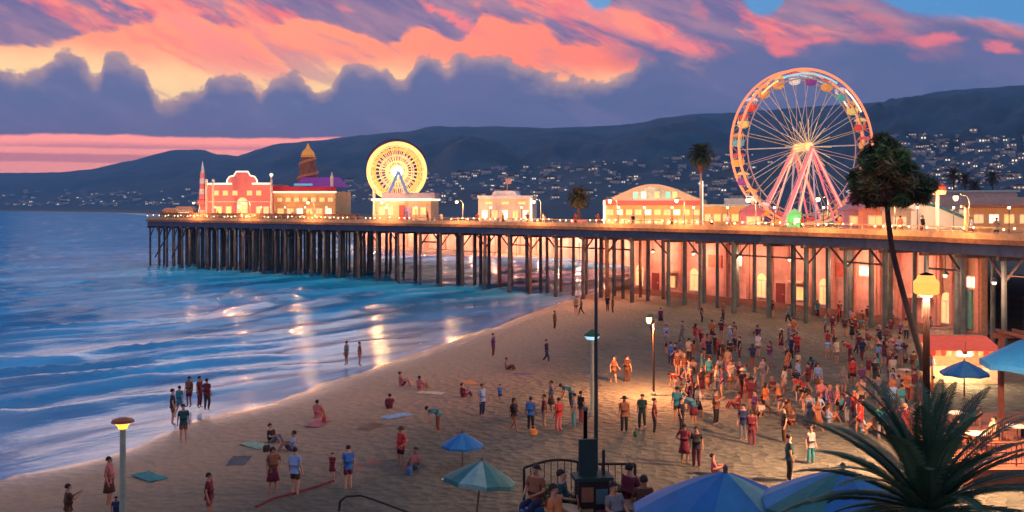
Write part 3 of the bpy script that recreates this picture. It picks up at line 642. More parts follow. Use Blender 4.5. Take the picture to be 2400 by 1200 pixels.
for i in range(32):
    a_ = 2*math.pi*i/32; s2 = MB()
    for yy in (-.9, .9): s2.cyl((.3*math.cos(a_), yy, cz+.3*math.sin(a_)), (Rs*math.cos(a_), yy, cz+Rs*math.sin(a_)), .07, n=5)
    s2.build('spoke', [goldl, pea, pea][i % 3], sw)
for i in range(14):
    a_ = 2*math.pi*(i+.5)/14; gondola(sw, i, (Rs*.9*math.cos(a_), cz+Rs*.9*math.sin(a_)), .85, gc[1], gc[3], 0)
MB().cyl((0,-1.5,cz), (0,1.5,cz), .85, n=16).build('hub', hot, sw)
bl = M('blue_leg', (.25,.45,.8), .5, emit=.1)
for yy in (-1.5, 1.5):
    for sx in (-1, 1): MB().tube([(0,yy,cz), (sx*3.6,yy*1.1,0)], .24, 6).build('leg', bl, sw)
Y = 160; b3 = bthing('wheel_station', 942, Y, DZ, 'cream station building with red doors below the small golden ferris wheel', 'building', R(-8))
W = 138*Y/F; H3 = zz(Y, 470)-DZ+.0
MB().box((0, 3, H3/2), (W, 6, H3)).build('wall', M('tan_wall', (.62,.45,.28), .7, var=.2, scale=.5), b3)
MB().box((0, 2.9, H3+.15), (W+.5, 6.6, .3)).build('roof', glow['c'], b3)
MB().box((1.0, 2.0, H3+.8), (W*.92, 3.5, .9)).build('roof_terrace', M('terrace_grey', (.35,.3,.35), .7), b3)
m = MB(); m.box((-W/2+.2,-.2,H3/2+1.0), (.35,.35,H3+2.2)); m.build('corner_post', trim_c, b3)
for x, k in ((-3.3,'w'),(-1.9,'w'),(2.2,'o'),(3.5,'w')): window(b3, x, H3*.55, .9, 1.2, k)
MB().box((0, -.12, H3*.4), (.8,.2,H3*.8)).build('door', M('red_door', (.5,.05,.05), .6), b3); MB().box((1.0,-.12,H3*.45),(.9,.2,H3*.5)).build('poster_panel', M('lilac_panel', (.4,.3,.55), .6), b3)
# --- cream pavilion
Y = 152; b4 = bthing('pavilion', 1184, Y, DZ, 'cream pavilion with white raised roof and short mast left of the small palm', 'building', R(-8))
W = 128*Y/F; H4 = zz(Y, 458)-DZ
MB().box((0, 3, H4/2), (W, 6, H4)).build('wall', M('peach_wall', (.80,.66,.54), .7, var=.15, scale=.5), b4)
MB().prism([(-W*.27,H4),(W*.22,H4),(W*.16,H4+.7),(-W*.2,H4+.7)], .5, 5).build('roof', trim_w, b4)
MB().box((0, -.15, H4-.25), (W*1.02,.4,.45)).build('cornice', trim_w, b4)
m = MB().cyl((0,2,H4+.7), (.1,2,H4+2.5), .1, .05, 6); m.box((.2,2,H4+2.2), (.9,.1,.8)); m.build('mast', M('mast_peach', (.75,.42,.3), .6), b4)
for i in range(5): window(b4, -W/2+1.0+i*(W-2)/4, H4*.35, .9, 1.3, 'cw'[i % 2])
for i in range(3): window(b4, -W/2+1.6+i*(W-3.2)/2, H4*.74, 1.2, .45, 'o')
MB().box((W/2-.15,-.2,H4*.55), (.25,.2,H4*.8)).build('light_strip', glow['c'], b4)
# --- carousel hall with the curved roof
Y = 136; b5 = bthing('carousel_hall', 1530, Y, DZ, 'golden lit hall with a curved roof and pink band left of the big ferris wheel', 'building', R(-14))
W = 232*Y/F; H5 = zz(Y, 470)-DZ
MB().box((0, 5, H5/2), (W, 10, H5)).build('wall', M('golden_stucco', (.92,.60,.22), .6, var=.15, scale=.4), b5)
arc = [(-W/2,H5),(-W/2,H5+.1)]+[(-W/2+W*k/16, H5+.1+2.15*math.sin(math.pi*k/16)**1.4) for k in range(1, 16)]+[(W/2,H5+.1),(W/2,H5)]
MB().prism(arc, -.1, 8).build('roof', M('roof_pale_gold', (.78,.60,.40), .6, var=.12), b5)
gab = MB(); gab.prism([(x*.55, (z-H5)*.86+H5) for x, z in arc], -.35, -.12); gp = gab.build('gable', M('gable_green_white', (.6,.72,.6), .6, var=.4, scale=.9), b5)
for x, k in ((-2.3,'t'),(-1.2,'c'),(.6,'w'),(2.1,'t'),(3.0,'w')): window(b5, x, H5+.75, .7, .95, k, -.36)
MB().box((0,-.25,H5-.32), (W*1.01,.4,.66)).build('sign_band', M('hot_pink_band', (.8,.16,.16), .5), b5)
for i in range(10): window(b5, -W/2+.9+i*(W-1.8)/9, H5*.55, .9, .75, 'wco'[i % 3])
for i in range(8): window(b5, -W/2+1.1+i*(W-2.2)/7, H5*.18, 1.2, .8, 'ow'[i % 2], name='shopfront')
MB().box((-W/2+.15,-.3,H5*.5), (.3,.4,H5)).build('corner_post', glow['c'], b5)
t0 = bthing('light_column', 1644, 130, DZ, 'pale glowing column at the right corner of the carousel hall', 'column'); MB().cyl((0,0,0), (0,0,zz(130,424)-DZ), .22, n=8).build('shaft', glow['c'], t0); MB().box((0,0,.2),(.8,.8,.4)).build('base', trim_c, t0)
# --- low shops between hall and wheel
Y = 133; b6 = bthing('shop_row', 1702, Y, DZ, 'low orange shop row between the curved-roof hall and the big ferris wheel', 'building', R(-14))
W = 110*Y/F; H6 = zz(Y, 484)-DZ; MB().box((0,3,H6/2),(W,6,H6)).build('wall', ora, b6); MB().box((0,2.6,H6+.15),(W+.6,7,.3)).build('roof', M('pale_green_roof', (.5,.6,.52), .6), b6); MB().box((W*.2,2.8,H6+.7),(W*.5,3,.8)).build('upper_roof', M('pale_blue_roof', (.4,.5,.6), .6), b6)
for i in range(5): window(b6, -W/2+.8+i*(W-1.6)/4, H6*.45, .9, 1.0, 'wowoc'[i], name='shopfront')
# --- white hall with the stair roof, right of the wheel
Y = 122; b7 = bthing('white_hall', 2190, Y, DZ, 'bright white hall with a sloping teal roof edge right of the dark tree', 'building', R(-6))
W = 205*Y/F; H7 = zz(Y, 462)-DZ; wl = M('lit_white_wall', (.82,.76,.66), .7, var=.08, scale=.4)
MB().prism([(-W/2,0),(W/2,0),(W/2,H7*.42),(W*.28,H7*.5),(W*.0,H7*.75),(-W*.1,H7),(-W/2,H7)], 0, 8).build('wall', wl, b7)
MB().tube([(-W*.1,-.15,H7*.78),(W*.05,-.15,H7*.70),(W*.22,-.15,H7*.48),(W*.36,-.15,H7*.32),(W*.45,-.15,H7*.25)], .22, 4).build('roof_edge', M('teal_edge', (.02,.16,.22), .5), b7)
MB().box((-W*.3,3.9,H7+.16),(W*.44,8.4,.3)).build('roof', M('tan_roof', (.5,.42,.3), .7), b7)
for x in (-W*.42,-W*.3): window(b7, x, H7*.3, .9, 1.5, 'o')
b8 = bthing('tiered_hall', 2300, 140, DZ, 'wide tan hall with stepped roofs behind the white hall', 'building', R(-6)); Y = 140
MB().box((0,4,(zz(Y,462)-DZ)/2),(15,8,zz(Y,462)-DZ)).build('wall', M('mauve_tan_wall', (.5,.38,.32), .7, var=.2, scale=.6), b8); MB().box((-1,4,zz(Y,456)-DZ),(12,7,.8)).build('upper_storey', M('grey_mauve_wall', (.42,.38,.38), .7), b8); MB().box((-1,4,zz(Y,448)-DZ),(12.6,7.6,.25)).build('roof', M('aqua_roof', (.35,.5,.52), .6), b8)
for i in range(8): window(b8, -6+i*1.7, 1.9, .9, .9, 'wo'[i % 2])
b9 = bthing('snack_bar', 2365, 108, DZ, 'long orange snack bar with a striped counter at the right edge of the pier deck', 'building', R(-20)); Y = 108
MB().box((0,3,1.3),(8,6,2.6)).build('wall', ora, b9); MB().box((0,2.7,2.75),(8.8,7,.3)).build('roof', M('rust_roof', (.4,.15,.08), .7), b9)
for i in range(5): window(b9, -3+i*1.5, 1.4, 1.0, 1.0, 'wcowo'[i], name='hatch')
t0 = bthing('swing_ride', 2197, 118, DZ, 'small carousel top with a red cap and orange lamps above the white hall', 'amusement ride'); Y = 118
hh = zz(Y,428)-DZ; MB().cyl((0,0,0),(0,0,hh),.22,n=8).build('pole', trim_c, t0); MB().lathe([(1.0,hh-.9),(.95,hh-.5),(.7,hh-.15),(.1,hh+.1)], n=14).build('canopy', M('red_canopy', (.7,.12,.06), .5), t0); MB().lathe([(.9,hh-1.4),(1.0,hh-.95),(.3,hh-.92)], n=14).build('lamp_ring', led('ring_orange', (1,.55,.2), .8), t0)
# candy-striped stalls near the wheel legs
for px, Y, w_, h_, mt, lb in ((1765,120,2.6,2.1,'rose','small rose game stall at the left foot of the big ferris wheel'),(2010,112,3.0,2.3,'lilac','lilac game stall between the big ferris wheel and the dark tree'),(2052,109,2.6,2.4,'coral','coral game stall directly left of the dark tree trunk'),(2108,106,2.4,2.3,'cream','cream game stall directly right of the dark tree trunk')):
    cc = {'rose':(.7,.25,.35),'lilac':(.45,.28,.42),'coral':(.8,.32,.22),'cream':(.75,.6,.4)}[mt]
    k_ = bthing('game_stall', px, Y, DZ, lb, 'stall', R(rnd.uniform(-20,0)), 'game stalls on the pier')
    MB().box((0,1.2,h_/2),(w_,2.4,h_)).build('wall', M(mt+'_stall', cc, .7), k_); MB().prism([(-w_/2-.3,h_),(w_/2+.3,h_),(0,h_+.9)], -.4, 2.6).build('roof', M(mt+'_stall_roof', tuple(x*.8 for x in cc), .7), k_); window(k_, 0, h_*.5, w_*.6, h_*.45, 'w', name='hatch')
# deck lamps: rail posts added to light the facades and fascia
names = ['above the brown fence below the red fun house','in front of the orange arcade hall','between the orange arcade and the small wheel','right of the wheel station','in front of the cream pavilion','just left of the small palm','in front of the carousel hall','in front of the low shop row','in front of the big wheel legs','left of the big dark tree','in front of the white hall','nearest the right edge of the photo']
proto = None
for i, s0 in enumerate([18, 34, 52, 70, 86, 102, 116, 127, 137.5, 148, 157, 166]):
    p, d, nn = epos(min(s0, EL-2)); q = p+nn*.35; arot = math.atan2(d.y, d.x)
    if proto is None:
        proto = thing('added_deck_lamp', (q.x, q.y, DZ), 'x', 'lamp', arot, 'added lamps along the pier rail')
        MB().tube([(0,0,0),(0,0,3.2),(0,-.25,3.6),(0,-.9,3.75),(0,-1.3,3.7)],[.07,.05,.045,.04,.04],8).build('post', M('lamp_iron', (.09,.11,.11), .5), proto); MB().lathe([(.16,0),(.14,.25),(.07,.35)], n=10).build('base', M('lamp_iron'), proto)
        MB().ball((0,-1.3,3.45), .22, 10).build('globe', led('deck_globe', (1,.75,.42), 3.0), proto, True); MB().lathe([(.26,3.6),(.1,3.72),(.02,3.8)], (0,-1.3,0), 10).build('cap', M('lamp_iron'), proto)
        proto['label'] = 'added globe lamp on the pier rail '+names[0]; L0 = proto
    else: L0 = dup(proto, (q.x, q.y, DZ), arot, label='added globe lamp on the pier rail '+names[i])
    if i == 0: lamp_light(L0, (0,-1.3,3.08), 2000, (1,.43,.17), .08)

# facade lamps: short posts added before each building to brighten its front
fl = None
for px, Y, lb, pw in ((505,190.5,'before the left end of the red fun house',1),(560,190,'before the entrance of the red fun house',1),(612,189,'before the right end of the red fun house',1),(668,189,'before the left end of the orange arcade hall',1),(715,188.5,'before the middle of the orange arcade hall',1),(765,188,'before the right end of the orange arcade hall',1),
        (905,155,'before the left side of the wheel station',.7),(975,154,'before the right side of the wheel station',.7),(1150,147,'before the left half of the cream pavilion',.8),(1222,146.5,'before the right half of the cream pavilion',.8),(1450,131,'before the left part of the curved-roof hall',1),(1510,130,'before the centre left of the curved-roof hall',1),(1575,129.5,'before the centre right of the curved-roof hall',1),(1625,128.5,'before the right end of the curved-roof hall',1),
        (1705,127,'before the low orange shop row',1),(1815,122,'before the left legs of the big wheel',1),(1930,119,'before the right legs of the big wheel',1),(2150,115.5,'before the left part of the white hall',5),(2235,114.5,'before the right part of the white hall',5),(2365,102,'before the snack bar',1)):
    loc = (px2(Y,px), Y, DZ)
    if fl is None:
        fl = thing('added_facade_lamp', loc, 'x', 'lamp', 0, 'added lamps before the pier buildings'); MB().cyl((0,0,0),(0,0,2.5),.05,.04,6).build('post', M('lamp_iron'), fl); MB().lathe([(.10,2.48),(.15,2.6),(.13,2.75)], n=8).build('lantern', led('facade_lantern', (1,.8,.5), 3), fl)
        MB().lathe([(.2,2.76),(.03,2.9)], n=8).build('cap', M('lamp_iron'), fl); ll = lamp_light(fl, (0,.32,2.6), 160, (1,.58,.28), .08); q = fl
    else: q = dup(fl, loc)
    q['label'] = 'added low lamp '+lb
    if pw != 1:
        for c__ in q.children:
            if c__.type == 'LIGHT': c__.data = c__.data.copy(); c__.data.energy = 175*pw
# ------------------------------------------------------------------ arcade front on the sand under the pier
salmon = M('salmon_plaster', (.70,.38,.29), .75, var=.42, scale=.35, bump=.2)
wallp = [(1478,136),(1600,128),(1760,118.5),(1905,110),(2060,101),(2200,92),(2300,86)]
wp = [XY(px, Y) for px, Y in wallp]
wl_lab = ['salmon arcade wall section under the pier, farthest from the camera and beside the water','salmon wall section under the pier with a hung rug, second from the water','salmon wall section under the pier with two narrow doors','salmon wall section with a red signboard, under the pier below the big wheel legs','salmon wall section under the pier behind the leaning tree trunk','tan and green arched wall section under the pier beside the yellow globe lamp']
sign_r = M('faded_red_board', (.62,.14,.08), .7); green_d = M('green_door_paint', (.10,.32,.24), .6, var=.2)
for i, (a_, b_) in enumerate(zip(wp, wp[1:])):
    d = b_-a_; L_ = d.length; ang = math.atan2(d.y, d.x)
    o = thing('arcade_wall', a_+d/2, wl_lab[i], 'wall', ang, 'arcade walls under the pier')
    mt = salmon if i < 5 else M('tan_plaster', (.45,.30,.18), .75, var=.25)
    MB().box((0,.3,3.9),(L_-.02,.6,8.2)).build('wall', mt, o); MB().box((0,-.08,.5),(L_-.03,.22,1.0)).build('plinth', M('brown_plinth', (.28,.14,.09), .8, var=.3), o)
    m = MB(); nb = 3
    for k in range(nb+1): m.k = 0; m.box((-L_/2+.3+k*(L_-.6)/nb, -.12, 4.3), (.42, .3, 6.4))
    m.build('pilaster', M('rose_pilaster', (.55,.27,.19), .7), o)
    for k in range(nb):
        x = -L_/2+.3+(k+.5)*(L_-.6)/nb; kk = (i*3+k) % 6
        if kk in (0, 3): window(o, x, 2.4, 1.5, 2.0, 'w', -.02, arch=True)
        elif kk == 1: f = MB().box((x,-.06,2.1),(1.3,.14,2.3)).build('door', M('dark_red_door', (.25,.05,.04), .6), o); MB().ball((x+.5,-.17,2.0),.07,6).build('handle', trim_c, f)
        elif kk == 4: MB().box((x,-.1,5.3),(2.2,.12,1.5)).build('signboard', sign_r, o)
        elif kk == 2: window(o, x, 2.3, 1.1, 1.5, 'o', -.02); MB().prism([(x-1.1,3.5),(x+1.1,3.5),(x+1.1,3.75),(x-1.1,3.75)], -1.0, 0).build('awning', M('awning_peach', (.8,.5,.3), .7), o)
        else: window(o, x, 5.4, 1.6, 1.0, 'c', -.02)
    if i == 5:
        f = MB().box((1.2,-.1,3.0),(1.5,.16,3.4)).build('green_door', green_d, o)
# hanging work lamps under the deck
hl = None
for i, (px, Y, lb) in enumerate([(1530,129,'between the water and the first red board'),(1625,123,'above the two narrow doors'),(1735,116,'left of the big signboard'),(1850,109,'above the middle of the sand under the pier'),(1985,101,'left of the tree trunk'),(2100,93,'right of the tree trunk'),(2215,84,'above the green door'),(2330,76,'nearest the right edge of the photo'),(1440,134,'over the waterline')]):
    loc = XY(px, Y, 6.3)
    if hl is None:
        hl = thing('hanging_lamp', loc, 'x', 'lamp', 0, 'lamps hung under the pier deck'); MB().cyl((0,0,.15),(0,0,1.7),.03,n=5).build('cord', wood_d, hl); MB().lathe([(.34,.0),(.2,.2),(.05,.3)], n=10).build('shade', M('lamp_iron'), hl); MB().ball((0,0,-.05),.17,8).build('bulb', led('hang_bulb', (1,.75,.4), 2), hl, True)
        lamp_light(hl, (0,0,-.35), 850, (1,.42,.27), .3); q = hl
    else: q = dup(hl, loc)
    q['label'] = 'hanging warm lamp under the pier, '+lb

# wall and lamps added across the bay to make the orange glow there
sw_pts = [XY(835,318), XY(1000,285), XY(1180,256), XY(1340,230), XY(1500,196)]
sw_l = ['farthest left section, ending by the water','second section from the left','third section from the left, behind the middle piles','nearest section, ending behind the salmon arcade']
for i, (a_, b_) in enumerate(zip(sw_pts, sw_pts[1:])):
    d = b_-a_; L_ = d.length; o = thing('added_glow_wall', a_+d/2, 'added salmon wall for the orange glow across the bay, '+sw_l[i], 'wall', math.atan2(d.y, d.x), 'added bay wall sections')
    MB().box((0,.4,2.9),(L_-.02,.8,7.2)).build('wall', salmon, o); MB().box((0,.35,6.62),(L_-.02,1.1,.25)).build('coping', trim_c, o)
    for k in range(5): MB().box((-L_/2+.5+(L_-1)*k/4,-.1,2.8),(.8,.3,6.6)).build('buttress', M('rose_pilaster'), o)
    for k in range(3):
        fr_ = (k+.5)/3; p_ = a_+d*fr_+Vector((d.y,-d.x,0)).normalized()*5.5; p_.z = .6
        q = thing('added_bay_lamp', p_, 'added lamp lighting the wall across the bay, '+['left','middle','right'][k]+' of the '+['farthest','second','third','nearest'][i]+' section', 'lamp', 0, 'added lamps before the bay wall')
        MB().cyl((0,0,-.5),(0,0,4.2),.09,.06,6).build('post', M('lamp_iron', (.09,.11,.11)), q); MB().ball((0,0,4.4),.26,8).build('globe', led('bay_globe', (1,.7,.4), 2.5), q); lamp_light(q, (0,.25,4.0), 3800, (1,.42,.24), .1)
# ------------------------------------------------------------------ trees and palms
M('palm_bark', (.10,.06,.05), .9, var=.4, bump=.6); M('lamp_iron', (.09,.11,.11), .5)
def leafmat(name, c): return _m[name] if name in _m else M(name, c, .6, var=.55, scale=.9)
def frond(m, base, az_, up_, L_, droop, wid, nl=22, lw=1.0):
    pts = []; p = Vector(base); a_ = up_; n_ = 12
    h = Vector((math.cos(az_), math.sin(az_), 0))
    for k in range(n_+1):
        pts.append(p.copy()); p = p+(h*math.cos(a_)+Vector((0,0,math.sin(a_))))*(L_/n_); a_ -= droop/n_*(.6+.8*k/n_)
    m.tube(pts, [wid*.10*(1-.85*k/n_) for k in range(n_+1)], 4)
    side = Vector((-h.y, h.x, 0))
    for k in range(nl):
        t_ = .10+.9*k/nl; f = t_*n_; i = min(n_-1, int(f)); c_ = pts[i].lerp(pts[i+1], f-i); d = (pts[i+1]-pts[i]).normalized(); nrm = side.cross(d).normalized()
        ll = wid*(math.sin(math.pi*min(1, t_*.86+.14))**.6)*rnd.uniform(.85, 1.1)
        for sg in (-1, 1):
            tip = c_+side*sg*ll*.75+d*ll*.75+nrm*(-.12*ll)-Vector((0,0,.14*ll)); wv = d*wid*.065*lw
            mid = c_.lerp(tip, .5)+nrm*.05*ll*(-1 if nrm.z < 0 else 1)
            m.add([c_-wv*.5, c_+wv*.6, mid+wv*1.3, tip, mid-wv*.9], [(0,1,2,3,4)])
def palm(name, loc, H_, r_, cr, label, group=None, mats=None, nf=34, skirt=0.0, lean=(0,0), stone=False, nl=18):
    root = thing(name, loc, label, 'palm tree', rnd.uniform(0, 6), group); ca, sa = math.cos(-root.rotation_euler.z), math.sin(-root.rotation_euler.z)
    lx, ly = lean[0]*ca-lean[1]*sa, lean[0]*sa+lean[1]*ca
    pts = [(lx*(k/10)**1.7, ly*(k/10)**1.7, H_*k/10) for k in range(11)]
    MB().tube(pts, [r_*(1.25-.5*min(1,k/6)) for k in range(11)], 9).build('trunk', mats[1] if mats else M('palm_bark', (.10,.06,.05), .9, var=.4, bump=.6), root, True)
    m = MB(); top = Vector(pts[-1])
    for i in range(nf):
        u_ = (i+.5)/nf; frond(m, top, i*2.399, R(80-115*u_)+rnd.uniform(-.1,.1), cr*rnd.uniform(.85,1.1), R(75)+.3*u_, cr*.30, nl)
    m.build('crown', mats[0] if mats else leafmat('palm_leaf', (.035,.07,.03)), root)
    if skirt:
        m = MB()
        for i in range(46):
            a_ = i*2.399; r0 = rnd.uniform(.25,.85)*cr*.42; z1 = -rnd.uniform(.5,1)*skirt
            p0 = top+Vector((0,0,.1)); p1 = top+Vector((r0*math.cos(a_), r0*math.sin(a_), z1*.35)); p2 = top+Vector((r0*.75*math.cos(a_), r0*.75*math.sin(a_), z1))
            s_ = Vector((-math.sin(a_), math.cos(a_), 0))*cr*.06; m.add([p0-s_*.5,p0+s_*.5,p1+s_,p2+s_*.4,p2-s_*.4,p1-s_], [(0,1,2,5),(5,2,3,4)])
        m.build('dead_frond_skirt', M('dead_frond', (.17,.07,.03), .9, var=.5), root)
    return root
Y = 124; ct = zz(Y, 362)
pl = palm('palm_tree', (px2(Y,1643), Y, DZ), ct-DZ, .17, 2.1, 'tall palm with a brown dead frond skirt beside the glowing column on the pier', skirt=2.4, nf=70, mats=(leafmat('palm_leaf_dark', (.022,.05,.028)), M('pale_trunk', (.35,.28,.24), .8, var=.3)))
Y = 138; pl = palm('palm_tree', (px2(Y,1357), Y, DZ+.7), zz(Y,462)-DZ-.7, .25, 2.0, 'short bushy palm in a pink planter beside the cream pavilion', nf=80, mats=(leafmat('palm_leaf_olive', (.06,.065,.025)), M('palm_bark')))
o = bthing('planter', 1357, Y, DZ, 'pink round planter holding the short bushy palm', 'planter'); MB().lathe([(.9,0),(1.1,.2),(1.25,.95),(1.05,.95),(1.0,.7)], n=14).build('pot', M('pink_planter', (.75,.30,.34), .6), o)
for px, Y, py, lb in ((2235,205,408,'leftmost of the four dark far palms above the white hall'),(2285,205,438,'lowest of the four dark far palms above the white hall'),(2326,215,415,'rightmost of the four dark far palms above the white hall'),(2262,212,420,'second from the left of the four dark far palms above the white hall')):
    palm('palm_tree', (px2(Y,px), Y, .8), zz(Y,py)-.8, .22, 2.5, lb, 'far palms behind the halls', nf=26, mats=(leafmat('palm_leaf_far', (.035,.03,.03)), M('palm_bark')), nl=12, skirt=1.2)
# big dark tree with leaning trunk
Y = 66; base = XY(2172, Y); 
tr = thing('tree', base, 'big dark tree with ragged pointed crown on a thin leaning trunk before the pier', 'tree')
def rel(px, py, Y_=Y): return at(px, py, Y_)-base
tp = [rel(2172,862+30),rel(2160,835),rel(2142,775),rel(2120,700),rel(2104,640),rel(2090,580),rel(2082,520),rel(2078,470),rel(2074,420),rel(2070,370)]
tp[0].z = -.2
MB().tube(tp, [.30,.24,.20,.19,.18,.18,.17,.15,.11,.05], 9).build('trunk', M('tree_bark', (.05,.028,.022), .9, var=.4, bump=.6), tr, True)
mb_ = MB(); cl = []
for (px, py, rr) in [(2070,345,16),(2052,360,16),(2088,372,20),(2040,385,18),(2066,392,26),(2102,400,20),(2030,415,18),(2060,424,28),(2098,425,28),(2122,420,18),(2140,440,22),(2022,440,18),(2050,448,24),(2090,455,28),(2130,455,18),(2152,447,12),(2015,452,12),(2108,445,26),(2072,330,9),(2040,470,10),(2112,470,10),(2078,470,14),(2008,432,9),(2170,440,8),(2006,462,9),(2160,462,9),(2096,352,10),(2126,398,9),(2030,372,10),(2138,412,8),(2158,436,17),(2172,446,12),(2164,420,9),(2150,458,10),(2060,322,7)]:
    for k in range(2):
        c_ = rel(px+rnd.uniform(-5,5), py+rnd.uniform(-4,4)); c_.y += rnd.uniform(-1.6, 1.6)*(1.1 if rr > 15 else .4); cl.append((c_, rr/F*Y))
        mb_.tube([tp[7].lerp(tp[9], rnd.uniform(0,.8)), c_*.6+tp[8]*.4+Vector((0,0,.1)), c_], [.06,.04,.015], 4)
mb_.build('branch', M('tree_bark'), tr)
def leaves(cl, n, size, mats, root, name='crown', fat=.45, low=None):
    m = MB()
    for c_, r0 in cl:
        tone = rnd.randrange(len(mats))
        if low is not None: tone = len(mats)-1 if c_.z < low and rnd.random() < .6 else rnd.randrange(len(mats)-1)
        for k in range(n):
            d = Vector((rnd.gauss(0,1), rnd.gauss(0,1), rnd.gauss(0,.8))).normalized()*r0*rnd.uniform(.25,1)**.6
            if rnd.random() < .16: d *= rnd.uniform(1.15, 1.45)
            p = c_+d; u_ = Vector((rnd.gauss(0,1),rnd.gauss(0,1),rnd.gauss(0,1))).normalized(); v_ = u_.orthogonal().normalized(); s_ = size*rnd.uniform(.6,1.4)
            m.k = tone if rnd.random() < .7 else rnd.randrange(len(mats)); m.add([p-u_*s_, p+v_*s_*fat, p+u_*s_, p-v_*s_*fat], [(0,1,2,3)])
    return m.build(name, mats, root)
leaves(cl, 330, .36, [leafmat('leaf_dark', (.04,.085,.028)), leafmat('leaf_green', (.10,.19,.05)), leafmat('leaf_olive', (.19,.15,.05)), leafmat('leaf_black', (.02,.04,.02)), leafmat('leaf_rust', (.16,.07,.03))], tr, fat=.2, low=rel(2070,440).z)

# ------------------------------------------------------------------ street lamps and poles
iron = M('lamp_iron'); pgr = M('pale_green_iron', (.28,.34,.27), .5, var=.2)
def lampthing(px, Y, z, lb, grp='street lamps'): return thing('street_lamp', XY(px, Y, z), lb, 'lamp', 0, grp)
# lit sand lamp
Y = 62; o = lampthing(1532, Y, .1, 'slim iron lamp with small orange lantern standing in the lit patch of sand'); h = zz(Y,742)-.1
MB().cyl((0,0,0),(0,0,h-.2),.075,.055,8).build('post', M('brown_iron', (.025,.014,.010), .5), o); MB().lathe([(.2,0),(.16,.3),(.08,.4)], n=10).build('base', iron, o)
MB().tube([(0,0,h-.25),(-.05,0,h+.1),(-.3,0,h+.15)], .035, 6).build('arm', iron, o)
MB().lathe([(.10,h-.42),(.17,h-.2),(.17,h-.05)], (-.3,-.05,0), 10).build('lantern', led('lantern_orange', (1,.6,.2), 6), o); MB().lathe([(.24,h-.04),(.10,h+.1),(.02,h+.16)], (-.3,-.05,0), 10).build('cap', iron, o)
down_light(o, (-.3,-.05,h-.44), 3300, (1,.33,.12), .15)
# green capped lamp
Y = 56; o = lampthing(1388, Y, .1, 'pale green lamp with dark green disc cap and unlit glass, blue reflection put in as glow'); h = zz(Y,787)-.1
MB().tube([(0,0,0),(0,0,h)], [.12,.075], 8).build('post', pgr, o); MB().lathe([(.5,h+.0),(.42,h+.14),(.15,h+.3),(.05,h+.36)], n=16).build('cap', M('cap_green', (.01,.09,.04), .5), o)
MB().lathe([(.30,h-.2),(.44,h-.02)], n=16).build('glass', led('blue_reflection_glass', (.4,.75,1), .8), o); MB().lathe([(.2,0),(.17,.4),(.1,.5)], n=10).build('base', pgr, o)  # lamp is unlit; the blue glow of the glass stands in for a reflection
# left amber lamp
Y = 33.5; o = lampthing(288, Y, .1, 'pale lamp post with flat red-brown cap and amber light at the bottom left'); h = zz(Y,992)-.1
MB().tube([(0,0,0),(0,0,h-.15)], [.13,.10], 8).build('post', pgr, o); MB().lathe([(.38,h+.04),(.34,h+.13),(.1,h+.2)], n=16).build('cap', M('cap_rust', (.30,.07,.03), .5), o)
MB().lathe([(.14,h-.18),(.17,h-.1),(.29,h+.03)], n=16).build('glass', led('amber_glass', (1,.55,.06), 1.6), o); lamp_light(o, (0,0,h-.35), 60, (1,.6,.25), .1)
# yellow globe lamp
Y = 42; o = lampthing(2171, Y, .1, 'tall dark lamp post with a huge boxy yellow shade at the right'); h = zz(Y,666)-.1
MB().tube([(0,0,0),(0,0,h-.5)], [.17,.13], 10).build('post', M('maroon_iron', (.008,.004,.004), .9, spec=.03), o); MB().lathe([(.40,h-.44),(.52,h-.36),(.53,h+.10),(.40,h+.22),(.36,h+.36),(.25,h+.40)], n=10).build('shade', led('yellow_globe', (1,.56,.10), .75), o)
MB().lathe([(.30,h+.37),(.26,h+.43),(.03,h+.5)], n=10).build('cap', M('maroon_iron'), o); MB().lathe([(.2,h-.55),(.3,h-.42)], n=12).build('collar', M('maroon_iron'), o)
down_light(o, (0,0,h-.47), 18000, (1,.46,.22), .38)
# tall dark pole in front
TZ = 4.5; Y = 24.2
o = thing('flag_pole', XY(1397, Y, TZ), 'tall thin dark pole rising from the terrace past the pier deck', 'pole'); MB().tube([(0,0,0),(0,0,zz(Y,556)-TZ)], [.055,.035], 8).build('shaft', M('teal_iron', (.012,.035,.04), .5), o); MB().ball((0,0,zz(Y,553)-TZ), .06, 8).build('finial', iron, o); MB().lathe([(.16,0),(.14,.2),(.06,.35)], n=10).build('base', iron, o)
o = thing('bollard_post', XY(1372, 24.0, TZ), 'short dark post on the terrace just left of the tall thin pole', 'post'); MB().tube([(0,0,0),(0,0,zz(24,960)-TZ)], [.06,.045], 8).build('shaft', M('maroon_iron'), o); MB().ball((0,0,zz(24,958)-TZ), .07, 8).build('finial', iron, o)

